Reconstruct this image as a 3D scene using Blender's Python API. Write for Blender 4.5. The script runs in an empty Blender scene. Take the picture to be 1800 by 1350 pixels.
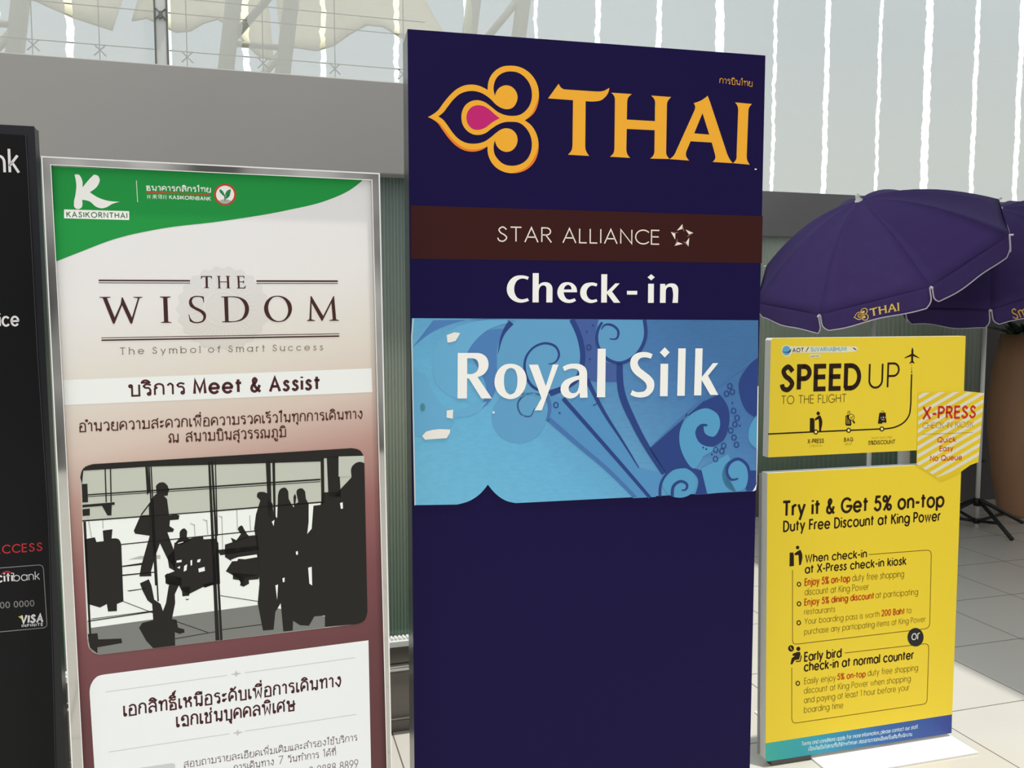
import bpy, bmesh, math, random
from mathutils import Vector, Matrix
from mathutils.geometry import delaunay_2d_cdt
random.seed(7)
S = bpy.context.scene
COL = S.collection
R = math.radians

# ------------------------------------------------------------------ camera
W_PX, H_PX, FOC = 1800, 1350, 1520.0
EYE = Vector((0, 0, 1.65))
YAW, PITCH = R(16.5), math.atan(120 / FOC)
FWD = Vector((math.sin(YAW) * math.cos(PITCH), math.cos(YAW) * math.cos(PITCH), -math.sin(PITCH)))
RGT = Vector((math.cos(YAW), -math.sin(YAW), 0))
UPV = RGT.cross(FWD)
cd = bpy.data.cameras.new('camera')
cd.sensor_width = 36.0
cd.lens = 36.0 * FOC / W_PX
cd.clip_start = .05
cam = bpy.data.objects.new('camera', cd)
COL.objects.link(cam)
cam.matrix_world = Matrix(((RGT.x, UPV.x, -FWD.x, EYE.x), (RGT.y, UPV.y, -FWD.y, EYE.y), (RGT.z, UPV.z, -FWD.z, EYE.z), (0, 0, 0, 1)))
S.camera = cam

# ------------------------------------------------------------------ world, sun, exposure
S.view_settings.view_transform = 'Standard'
S.view_settings.look = 'None'
S.view_settings.exposure = 0.1
S.view_settings.gamma = 1.0
wd = bpy.data.worlds.new('world'); S.world = wd; wd.use_nodes = True
nt = wd.node_tree; nt.nodes.clear()
out = nt.nodes.new('ShaderNodeOutputWorld'); bg = nt.nodes.new('ShaderNodeBackground')
tc = nt.nodes.new('ShaderNodeTexCoord'); sx = nt.nodes.new('ShaderNodeSeparateXYZ')
nt.links.new(tc.outputs['Generated'], sx.inputs[0])
def wramp(sock, stops):
    r = nt.nodes.new('ShaderNodeValToRGB'); e = r.color_ramp.elements
    while len(e) > 1: e.remove(e[-1])
    e[0].position = stops[0][0]; e[0].color = (*stops[0][1], 1)
    for p, c in stops[1:]:
        k = e.new(p); k.color = (*c, 1)
    nt.links.new(sock, r.inputs[0]); return r.outputs[0]
# hall side (behind the camera) and open sky over the glazing
mz = nt.nodes.new('ShaderNodeMapRange'); mz.inputs[1].default_value = -.2; mz.inputs[2].default_value = 1
nt.links.new(sx.outputs['Z'], mz.inputs[0])
hall = wramp(mz.outputs[0], [(0, (.30, .295, .285)), (.2, (.42, .42, .415)), (.45, (.66, .66, .66)), (1, (.9, .91, .92))])
sky = wramp(mz.outputs[0], [(0, (.55, .55, .5)), (.17, (1, 1, 1)), (.30, (.98, .99, .99)), (.40, (.85, .93, 1.03)), (.5, (.76, .88, 1.02)), (1, (.78, .88, 1))])
my = nt.nodes.new('ShaderNodeMapRange'); my.inputs[1].default_value = .0; my.inputs[2].default_value = .35
nt.links.new(sx.outputs['Y'], my.inputs[0])
mx = nt.nodes.new('ShaderNodeMix'); mx.data_type = 'RGBA'
nt.links.new(my.outputs[0], mx.inputs[0]); nt.links.new(hall, mx.inputs[6]); nt.links.new(sky, mx.inputs[7])
ms = nt.nodes.new('ShaderNodeMapRange'); ms.inputs[1].default_value = .0; ms.inputs[2].default_value = .35
ms.inputs[3].default_value = 1.25; ms.inputs[4].default_value = 1.5
nt.links.new(sx.outputs['Y'], ms.inputs[0])
nz = nt.nodes.new('ShaderNodeTexNoise'); nz.inputs['Scale'].default_value = 5; nz.inputs['Detail'].default_value = 3
mpn = nt.nodes.new('ShaderNodeMapping'); mpn.inputs['Scale'].default_value = (1.5, 1.5, 1.0)
nt.links.new(tc.outputs['Generated'], mpn.inputs[0]); nt.links.new(mpn.outputs[0], nz.inputs['Vector'])
nr = nt.nodes.new('ShaderNodeMapRange'); nr.inputs[1].default_value = .38; nr.inputs[2].default_value = .62; nr.inputs[3].default_value = .25; nr.inputs[4].default_value = 1.75
nt.links.new(nz.outputs[0], nr.inputs[0])
hz = nt.nodes.new('ShaderNodeVectorMath'); hz.operation = 'SCALE'; nt.links.new(hall, hz.inputs[0]); nt.links.new(nr.outputs[0], hz.inputs['Scale'])
nt.links.new(hz.outputs[0], mx.inputs[6])
nt.links.new(mx.outputs[2], bg.inputs[0]); nt.links.new(ms.outputs[0], bg.inputs[1])
nt.links.new(bg.outputs[0], out.inputs[0])

sl = bpy.data.lights.new('sun', 'SUN'); sl.energy = 2.9; sl.angle = R(1.2); sl.color = (1, .97, .91)
so = bpy.data.objects.new('sun', sl); COL.objects.link(so)
so.location = (1, 0, 12)
so.rotation_euler = Vector((-.10, .12, -1)).to_track_quat('-Z', 'Y').to_euler()

# ------------------------------------------------------------------ helpers: colour and materials
def lin(c):
    return tuple((v / 255 / 12.92) if v / 255 <= .04045 else ((v / 255 + .055) / 1.055) ** 2.4 for v in c)
def col(r, g, b, k=1.0):
    return tuple(min(.95, v * k) for v in lin((r, g, b)))
MATS = {}
def mat(name, c, rough=.5, metal=0, spec=.3, k=1.0, **kw):
    if name in MATS: return MATS[name]
    m = bpy.data.materials.new(name); m.use_nodes = True
    p = m.node_tree.nodes['Principled BSDF']
    p.inputs['Base Color'].default_value = (*col(*c, k), 1)
    p.inputs['Roughness'].default_value = rough
    p.inputs['Metallic'].default_value = metal
    p.inputs['Specular IOR Level'].default_value = spec
    for a, v in kw.items(): p.inputs[a].default_value = v
    MATS[name] = m
    return m
def noisy(name, c1, c2, scale=8, rough=.5, spec=.3, metal=0, bump=0, stretch=(1, 1, 1), k=1.0, detail=4):
    if name in MATS: return MATS[name]
    m = mat(name, c1, rough, metal, spec, k); n = m.node_tree; p = n.nodes['Principled BSDF']
    t = n.nodes.new('ShaderNodeTexCoord'); mp = n.nodes.new('ShaderNodeMapping'); mp.inputs['Scale'].default_value = stretch
    ns = n.nodes.new('ShaderNodeTexNoise'); ns.inputs['Scale'].default_value = scale; ns.inputs['Detail'].default_value = detail
    n.links.new(t.outputs['Object'], mp.inputs[0]); n.links.new(mp.outputs[0], ns.inputs['Vector'])
    mi = n.nodes.new('ShaderNodeMix'); mi.data_type = 'RGBA'
    mi.inputs[6].default_value = (*col(*c1, k), 1); mi.inputs[7].default_value = (*col(*c2, k), 1)
    n.links.new(ns.outputs[0], mi.inputs[0]); n.links.new(mi.outputs[2], p.inputs['Base Color'])
    if bump:
        b = n.nodes.new('ShaderNodeBump'); b.inputs['Strength'].default_value = bump; b.inputs['Distance'].default_value = .01
        n.links.new(ns.outputs[0], b.inputs['Height']); n.links.new(b.outputs[0], p.inputs['Normal'])
    return m
def gradient(name, ax, az, off, stops, rough=.45, spec=.25, k=1.0, grain=0, mul=1.0):
    """printed colour gradient along local x and z: t = ax*x + az*z + off"""
    m = mat(name, (128, 128, 128), rough, 0, spec); n = m.node_tree; p = n.nodes['Principled BSDF']
    t = n.nodes.new('ShaderNodeTexCoord'); d = n.nodes.new('ShaderNodeVectorMath'); d.operation = 'DOT_PRODUCT'
    d.inputs[1].default_value = (ax, 0, az)
    n.links.new(t.outputs['Object'], d.inputs[0])
    a = n.nodes.new('ShaderNodeMath'); a.operation = 'ADD'; a.inputs[1].default_value = off
    n.links.new(d.outputs['Value'], a.inputs[0])
    r = n.nodes.new('ShaderNodeValToRGB'); e = r.color_ramp.elements
    while len(e) > 1: e.remove(e[-1])
    c = lambda q: (*[v * mul for v in col(*q, k)], 1)
    e[0].position = stops[0][0]; e[0].color = c(stops[0][1])
    for ps, q in stops[1:]:
        x = e.new(ps); x.color = c(q)
    n.links.new(a.outputs[0], r.inputs[0])
    res = r.outputs[0]
    if grain:
        ns = n.nodes.new('ShaderNodeTexNoise'); ns.inputs['Scale'].default_value = 90; ns.inputs['Detail'].default_value = 6
        mp = n.nodes.new('ShaderNodeMapping'); mp.inputs['Scale'].default_value = (.5, 1, 1.6)
        n.links.new(t.outputs['Object'], mp.inputs[0]); n.links.new(mp.outputs[0], ns.inputs['Vector'])
        mr = n.nodes.new('ShaderNodeMapRange'); mr.inputs[1].default_value = .3; mr.inputs[2].default_value = .7
        mr.inputs[3].default_value = 1 - grain; mr.inputs[4].default_value = 1 + grain
        n.links.new(ns.outputs[0], mr.inputs[0])
        mu = n.nodes.new('ShaderNodeVectorMath'); mu.operation = 'SCALE'
        n.links.new(res, mu.inputs[0]); n.links.new(mr.outputs[0], mu.inputs['Scale']); res = mu.outputs[0]
    n.links.new(res, p.inputs['Base Color'])
    return m
PK = 1.15   # print reflectance for a colour read off the photograph under this light
def ink(name, c, rough=.5, spec=.12, k=None):
    return mat('ink_' + name, c, rough, 0, spec, PK if k is None else k)

# ------------------------------------------------------------------ helpers: objects
def empty(name, loc, rz=0):
    o = bpy.data.objects.new(name, None); COL.objects.link(o); o.location = loc; o.rotation_euler.z = rz
    o.empty_display_size = .1
    return o
def tag(o, label=None, cat=None, group=None, kind=None):
    if label: o['label'] = label
    if cat: o['category'] = cat
    if group: o['group'] = group
    if kind: o['kind'] = kind
    return o
class MB:
    def __init__(s): s.v = []; s.f = []; s.smooth = False
    def add(s, vs, fs):
        b = len(s.v); s.v += [tuple(v) for v in vs]; s.f += [tuple(b + i for i in f) for f in fs]
    def box(s, a, b):
        x0, y0, z0 = a; x1, y1, z1 = b
        s.add([(x0, y0, z0), (x1, y0, z0), (x1, y1, z0), (x0, y1, z0), (x0, y0, z1), (x1, y0, z1), (x1, y1, z1), (x0, y1, z1)],
              [(0, 3, 2, 1), (4, 5, 6, 7), (0, 1, 5, 4), (1, 2, 6, 5), (2, 3, 7, 6), (3, 0, 4, 7)])
    def tube(s, pts, r, n=12, closed=False):
        pts = [Vector(p) for p in pts]; N = len(pts); rings = []
        rr = r if isinstance(r, (list, tuple)) else [r] * N
        pu = None
        for i, p in enumerate(pts):
            if closed: d = pts[(i + 1) % N] - pts[i - 1]
            else: d = pts[min(i + 1, N - 1)] - pts[max(i - 1, 0)]
            d.normalize()
            a = Vector((0, 0, 1)) if abs(d.z) < .9 else Vector((1, 0, 0))
            u = d.cross(a).normalized() if pu is None else (pu - d * pu.dot(d)).normalized()
            pu = u; w = d.cross(u)
            rings.append([p + u * (rr[i] * math.cos(2 * math.pi * k / n)) + w * (rr[i] * math.sin(2 * math.pi * k / n)) for k in range(n)])
        vs = [q for g in rings for q in g]; fs = []
        for i in range(N if closed else N - 1):
            j = (i + 1) % N
            for k in range(n):
                fs.append((i * n + k, i * n + (k + 1) % n, j * n + (k + 1) % n, j * n + k))
        if not closed:
            fs.append(tuple(range(n))[::-1]); fs.append(tuple((N - 1) * n + k for k in range(n)))
        s.add(vs, fs)
    def lathe(s, prof, n=24, c=(0, 0, 0)):
        vs = [(c[0] + r * math.cos(2 * math.pi * k / n), c[1] + r * math.sin(2 * math.pi * k / n), c[2] + z) for r, z in prof for k in range(n)]
        fs = [(i * n + k, i * n + (k + 1) % n, (i + 1) * n + (k + 1) % n, (i + 1) * n + k) for i in range(len(prof) - 1) for k in range(n)]
        s.add(vs, fs)
    def build(s, name, m, parent=None, smooth=False, bevel=0, solid=0):
        me = bpy.data.meshes.new(name); me.from_pydata(s.v, [], s.f); me.update()
        bm = bmesh.new(); bm.from_mesh(me)
        if bevel or solid or smooth: bmesh.ops.recalc_face_normals(bm, faces=bm.faces)
        bm.to_mesh(me); bm.free()
        if smooth:
            for p in me.polygons: p.use_smooth = True
        o = bpy.data.objects.new(name, me); COL.objects.link(o); me.materials.append(m)
        if parent: o.parent = parent
        if bevel:
            b = o.modifiers.new('bevel', 'BEVEL'); b.width = bevel; b.segments = 2; b.limit_method = 'ANGLE'
        if solid:
            b = o.modifiers.new('solid', 'SOLIDIFY'); b.thickness = solid; b.offset = 0
        return o
def curve(tokens, closed=True, sub=7):
    """'x,y' = corner, 'x,y*' = smooth point -> dense outline"""
    pts = []; sm = []
    for t in tokens:
        if isinstance(t, str):
            s_ = t.endswith('*'); x, y = t.rstrip('*').split(','); pts.append(Vector((float(x), float(y)))); sm.append(s_)
        else: pts.append(Vector(t)); sm.append(False)
    n = len(pts); res = []
    def tang(i):
        a, b, c = pts[i - 1], pts[i], pts[(i + 1) % n]
        l1, l2 = (b - a).length, (c - b).length
        if l1 < 1e-6 or l2 < 1e-6: return Vector((0, 0))
        return ((b - a) / l1 * l2 + (c - b) / l2 * l1) / (l1 + l2)
    last = n if closed else n - 1
    for i in range(last):
        j = (i + 1) % n; p, q = pts[i], pts[j]; L = (q - p).length
        res.append(p.copy())
        if not (sm[i] or sm[j]): continue
        si = sm[i] and (closed or 0 < i); sj = sm[j] and (closed or j < n - 1)
        ti = tang(i) if si else None; tj = tang(j) if sj else None
        if ti is None and tj is None: ti = tj = (q - p) / L
        if ti is None: ti = ((q - p) / L * 1.5 - tj * .5)
        if tj is None: tj = ((q - p) / L * 1.5 - ti * .5)
        for k in range(1, sub):
            t = k / sub; t2, t3 = t * t, t ** 3
            res.append((2 * t3 - 3 * t2 + 1) * p + (t3 - 2 * t2 + t) * L * ti + (-2 * t3 + 3 * t2) * q + (t3 - t2) * L * tj)
    if not closed: res.append(pts[-1].copy())
    return res
def ribbon(pts, w, closed=False):
    """centre line -> quads; w may be one width or (start, end) or a list"""
    n = len(pts)
    if isinstance(w, (int, float)): ws = [w] * n
    elif len(w) == 2: ws = [w[0] + (w[1] - w[0]) * i / (n - 1) for i in range(n)]
    else: ws = [w[min(len(w) - 1, int(i / (n - 1) * (len(w) - 1)))] + ((i / (n - 1) * (len(w) - 1)) % 1) * (w[min(len(w) - 1, int(i / (n - 1) * (len(w) - 1)) + 1)] - w[min(len(w) - 1, int(i / (n - 1) * (len(w) - 1)))]) for i in range(n)]
    vs = []
    for i, p in enumerate(pts):
        a = pts[i - 1] if (i > 0 or closed) else None
        b = pts[(i + 1) % n] if (i < n - 1 or closed) else None
        d1 = (p - a).normalized() if a is not None else (b - p).normalized()
        d2 = (b - p).normalized() if b is not None else d1
        t = d1 + d2
        t = t.normalized() if t.length > 1e-4 else d1
        nn = Vector((-t.y, t.x)); c = max(.45, nn.dot(Vector((-d1.y, d1.x))))
        h = ws[i] / 2 / c
        vs += [p + nn * h, p - nn * h]
    fs = [(2 * i, 2 * i + 1, 2 * i + 3, 2 * i + 2) for i in range(n - 1)]
    if closed: fs.append((2 * n - 2, 2 * n - 1, 1, 0))
    return vs, fs
def fill(contours):
    vs = []; fc = []
    for c in contours:
        b = len(vs); vs += [Vector((p[0], p[1])) for p in c]; fc.append(list(range(b, b + len(c))))
    r = delaunay_2d_cdt(vs, [], fc, 2, 1e-5)
    return r[0], r[2]

# ------------------------------------------------------------------ the photograph's pixels -> points on real surfaces
def ray(x, y): return FWD + RGT * ((x - 900) / FOC) - UPV * ((y - 675) / FOC)
def on_floor(x, y, z=0):
    d = ray(x, y); return EYE + d * ((z - EYE.z) / d.z)
def on_wall(x, y, Y):
    d = ray(x, y); return EYE + d * (Y / d.y)
class Face:
    """a vertical sign face: local x along it, local z up, local -y out of it"""
    def __init__(s, p, yaw, u_ref=None):
        s.yaw = yaw; s.o = Vector((p[0], p[1], 0))
        s.ux = Vector((math.cos(yaw), math.sin(yaw), 0)); s.n = Vector((-math.sin(yaw), math.cos(yaw), 0))
    def uv(s, x, y):
        d = ray(x, y); t = (s.o - EYE).dot(s.n) / d.dot(s.n); q = EYE + d * t - s.o
        return Vector((q.dot(s.ux), q.z))
class Z:
    """a zoomed view of the photograph: (x0, y0, scale)"""
    def __init__(s, x0, y0, k): s.x0, s.y0, s.k = x0, y0, k
    def px(s, x, y): return (s.x0 + x * s.k, s.y0 + y * s.k)
    def pts(s, txt): return [('%.4f,%.4f' % s.px(*map(float, t.rstrip('*').split(',')))) + ('*' if t.endswith('*') else '') for t in txt.replace(';', ' ').split()]
PX = Z(0, 0, 1)
class Print(MB):
    """flat printing or cut lettering lying on a face at a layer above it"""
    def __init__(s, face, layer, base=0, step=.00014):
        MB.__init__(s); s.face = face; s.y = -base - layer * step - .00012
        s.cuts = []
    def put(s, vs, fs):
        s.add([(v[0], s.y, v[1]) for v in vs], fs)
    def build(s, name, m, parent=None, **kw):
        # every written line (or everything before a cut) becomes a part of its own
        ends = sorted({c for c in s.cuts if 0 < c[0] < len(s.v)}) + [(len(s.v), len(s.f))]
        v0 = f0 = 0; first = None; V, F = s.v, s.f
        for v1, f1 in ends:
            s.v = V[v0:v1]; s.f = [tuple(i - v0 for i in g) for g in F[f0:f1]]
            o = MB.build(s, name, m, parent, **kw); first = first or o; v0, f0 = v1, f1
        s.v, s.f = V, F
        return first
    def cut(s): s.cuts.append((len(s.v), len(s.f))); return s
    def poly(s, z, *contours):
        cs = []
        for c in contours:
            cs.append([s.face.uv(*p) for p in curve(z.pts(c) if isinstance(c, str) else c)])
        k = 1000
        v, f = fill([[p * k for p in c] for c in cs]); s.put([q / k for q in v], f); return s
    def stroke(s, z, txt, w, closed=False, smooth=True):
        t = z.pts(txt)
        if smooth: t = [q if q.endswith('*') else q + '*' for q in t]
        if not closed: t[0] = t[0].rstrip('*'); t[-1] = t[-1].rstrip('*')
        c = curve(t, closed)
        ws = w * z.k if isinstance(w, (int, float)) else [a * z.k for a in w]
        v, f = ribbon(c, ws, closed); s.put([s.face.uv(*p) for p in v], f); return s
    def ring(s, z, x, y, r, w, ry=None, n=28):
        ry = ry or r; c = [Vector(z.px(x + r * math.cos(2 * math.pi * i / n), y + ry * math.sin(2 * math.pi * i / n))) for i in range(n)]
        v, f = ribbon(c, w * z.k, True); s.put([s.face.uv(*p) for p in v], f); return s
    def disc(s, z, x, y, r, ry=None, n=28):
        ry = ry or r; c = [s.face.uv(*z.px(x + r * math.cos(2 * math.pi * i / n), y + ry * math.sin(2 * math.pi * i / n))) for i in range(n)]
        s.put(c, [tuple(range(n))[::-1]]); return s
    def text(s, z, txt, p0, p1, h, w=.8, gap=1.1, cap=7, slant=0, serif=False):
        """baseline from p0 to p1, h = height of capitals (or of Thai consonants with cap=5), w = stroke weight"""
        s.cut(); lines, adv = typeset(txt, w, gap, serif)
        a = s.face.uv(*z.px(*p0)); b = s.face.uv(*z.px(*p1)); t = s.face.uv(*z.px(p0[0], p0[1] - h))
        ex = (b - a) / adv; ey = Vector((0, (t - a).y / cap))
        s.put(*inked(lines, lambda v: a + ex * (v[0] + slant * v[1]) + ey * v[1], w * ey.y)); s.cut(); return s

# ------------------------------------------------------------------ single-stroke lettering
# strokes: L polyline, S smooth line, O ellipse cx,cy,rx,ry, A arc cx,cy,rx,ry,from,to (degrees)
GL = {}
def _g(t):
    for ln in t.strip().split('\n'):
        ch, adv, body = ln.strip().split(' ', 2); GL[ch] = (float(adv), body)
_g('''A 5.4 L 0,0 2.7,7 5.4,0|L 1,2.3 4.4,2.3
B 3.8 L 0,0 0,7 1.9,7|A 1.9,5.35,1.65,1.65,90,-90|L 0,3.7 1.9,3.7|A 1.9,1.85,1.9,1.85,90,-90|L 1.9,0 0,0
C 5.4 A 3.4,3.5,3.4,3.5,45,315
D 5 L 0,0 0,7 1.8,7|A 1.8,3.5,3.2,3.5,90,-90|L 1.8,0 0,0
E 3.3 L 3.3,7 0,7 0,0 3.3,0|L 0,3.7 3.1,3.7
F 3.1 L 3.1,7 0,7 0,0|L 0,3.7 2.9,3.7
G 6.6 A 3.5,3.5,3.5,3.5,45,350|L 3.6,3 6.9,3
H 4.8 L 0,0 0,7|L 4.8,0 4.8,7|L 0,3.7 4.8,3.7
I 0 L 0,0 0,7
J 2.6 S 2.6,7 2.6,1.8 1.4,0 0,1
K 4.4 L 0,0 0,7|L 4.2,7 0,3.2|L 1.4,4.5 4.4,0
L 2.9 L 0,7 0,0 2.9,0
M 6 L 0,0 .5,7 3,1.2 5.5,7 6,0
N 4.9 L 0,0 0,7 4.9,0 4.9,7
O 7 O 3.5,3.5,3.5,3.5
P 3.8 L 0,0 0,7 1.9,7|A 1.9,5.15,1.9,1.85,90,-90|L 1.9,3.3 0,3.3
Q 7 O 3.5,3.5,3.5,3.5|L 4.2,2 6.8,-.4
R 4 L 0,0 0,7 1.9,7|A 1.9,5.25,1.8,1.75,90,-90|L 1.9,3.5 0,3.5|L 1.7,3.5 4,0
S 3.8 S 3.5,5.9 2.1,7 .5,5.7 1.2,4.2 2.7,3.2 3.7,1.9 2,0 .5,.5 0,1.7
T 4.2 L 0,7 4.2,7|L 2.1,7 2.1,0
U 4.5 L 0,7 0,2.2|A 2.25,2.2,2.25,2.2,180,360|L 4.5,2.2 4.5,7
V 5 L 0,7 2.5,0 5,7
W 7.4 L 0,7 1.9,0 3.7,6.4 5.5,0 7.4,7
X 4.8 L 0,7 4.8,0|L 0,0 4.8,7
Y 4.8 L 0,7 2.4,3.2 4.8,7|L 2.4,3.2 2.4,0
Z 4 L 0,7 4,7 0,0 4,0
a 5 O 2.5,2.5,2.5,2.5|L 5,0 5,5
b 5 O 2.5,2.5,2.5,2.5|L 0,0 0,7.2
c 4.4 A 2.5,2.5,2.5,2.5,45,315
d 5 O 2.5,2.5,2.5,2.5|L 5,0 5,7.2
e 5 L 0,2.5 5,2.5|A 2.5,2.5,2.5,2.5,0,318
f 2.4 L 1,0 1,5.6|S 1,5.6 1.3,6.8 2.5,7.1|L 0,4.9 2.3,4.9
g 5 O 2.5,2.5,2.5,2.5|S 5,5 5,-.2 4.2,-1.8 2.5,-2.2 .5,-1.2
h 4.1 L 0,0 0,7.2|A 2.05,2.95,2.05,2.05,180,0|L 4.1,2.95 4.1,0
i 0 L 0,0 0,5|L 0,6.3 0,7.1
j .5 S .5,5 .5,-1 -.4,-2.1|L .5,6.3 .5,7.1
k 3.6 L 0,0 0,7.2|L 3.3,5 0,2|L 1.1,3 3.6,0
l 0 L 0,0 0,7.2
m 6.6 L 0,0 0,5|A 1.65,3.3,1.65,1.7,180,0|L 3.3,3.3 3.3,0|A 4.95,3.3,1.65,1.7,180,0|L 6.6,3.3 6.6,0
n 4 L 0,0 0,5|A 2,3,2,2,180,0|L 4,3 4,0
o 5 O 2.5,2.5,2.5,2.5
p 5 O 2.5,2.5,2.5,2.5|L 0,-2.2 0,5
q 5 O 2.5,2.5,2.5,2.5|L 5,-2.2 5,5
r 1.9 L 0,0 0,5|A 1.6,3.3,1.6,1.7,180,75
s 2.8 S 2.6,4.3 1.5,5 .4,4.1 1,3 2.1,2.3 2.7,1.3 1.4,0 .3,.3 0,1.1
t 2.3 L 1,0 1,6.8|L 0,4.9 2.3,4.9
u 4 L 0,5 0,2|A 2,2,2,2,180,360|L 4,0 4,5
v 3.8 L 0,5 1.9,0 3.8,5
w 6 L 0,5 1.5,0 3,4.6 4.5,0 6,5
x 3.6 L 0,5 3.6,0|L 0,0 3.6,5
y 4 L 0,5 2,.2|L 4,5 1,-2.2
z 3.2 L 0,5 3.2,5 0,0 3.2,0
0 4.6 O 2.3,3.5,2.3,3.5
1 1.4 L 0,6 1.4,7 1.4,0
2 4 S 0,5.2 .6,6.6 2,7 3.6,6 3.6,4.4 0,0|L 0,0 4,0
5 4 L 3.6,7 1.1,7 .5,4|S .5,4 2,4.5 3.9,3.4 3.6,.8 1.8,0 0,1.2
7 3.8 L 0,7 3.8,7 1,0
8 4 O 2,5.3,1.6,1.7|O 2,1.8,2,1.8
9 4 O 2,4.9,2,2.1|L 3.8,4 1.4,0
& 4.8 S 4.8,0 1.3,4.6 1.2,6.2 2,7 2.9,6.2 2.2,4.6 .3,2.6 .3,.8 1.8,0 3.4,.8 4.6,3
% 5.6 O 1.3,5.7,1.3,1.3|L 5,7 .8,0|O 4.4,1.3,1.3,1.3
- 2 L 0,2.8 2,2.8
. 0 L 0,0 0,.8
, 0 L .1,.6 -.4,-1.2
/ 2.4 L 0,-.6 2.4,7.4''')
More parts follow.
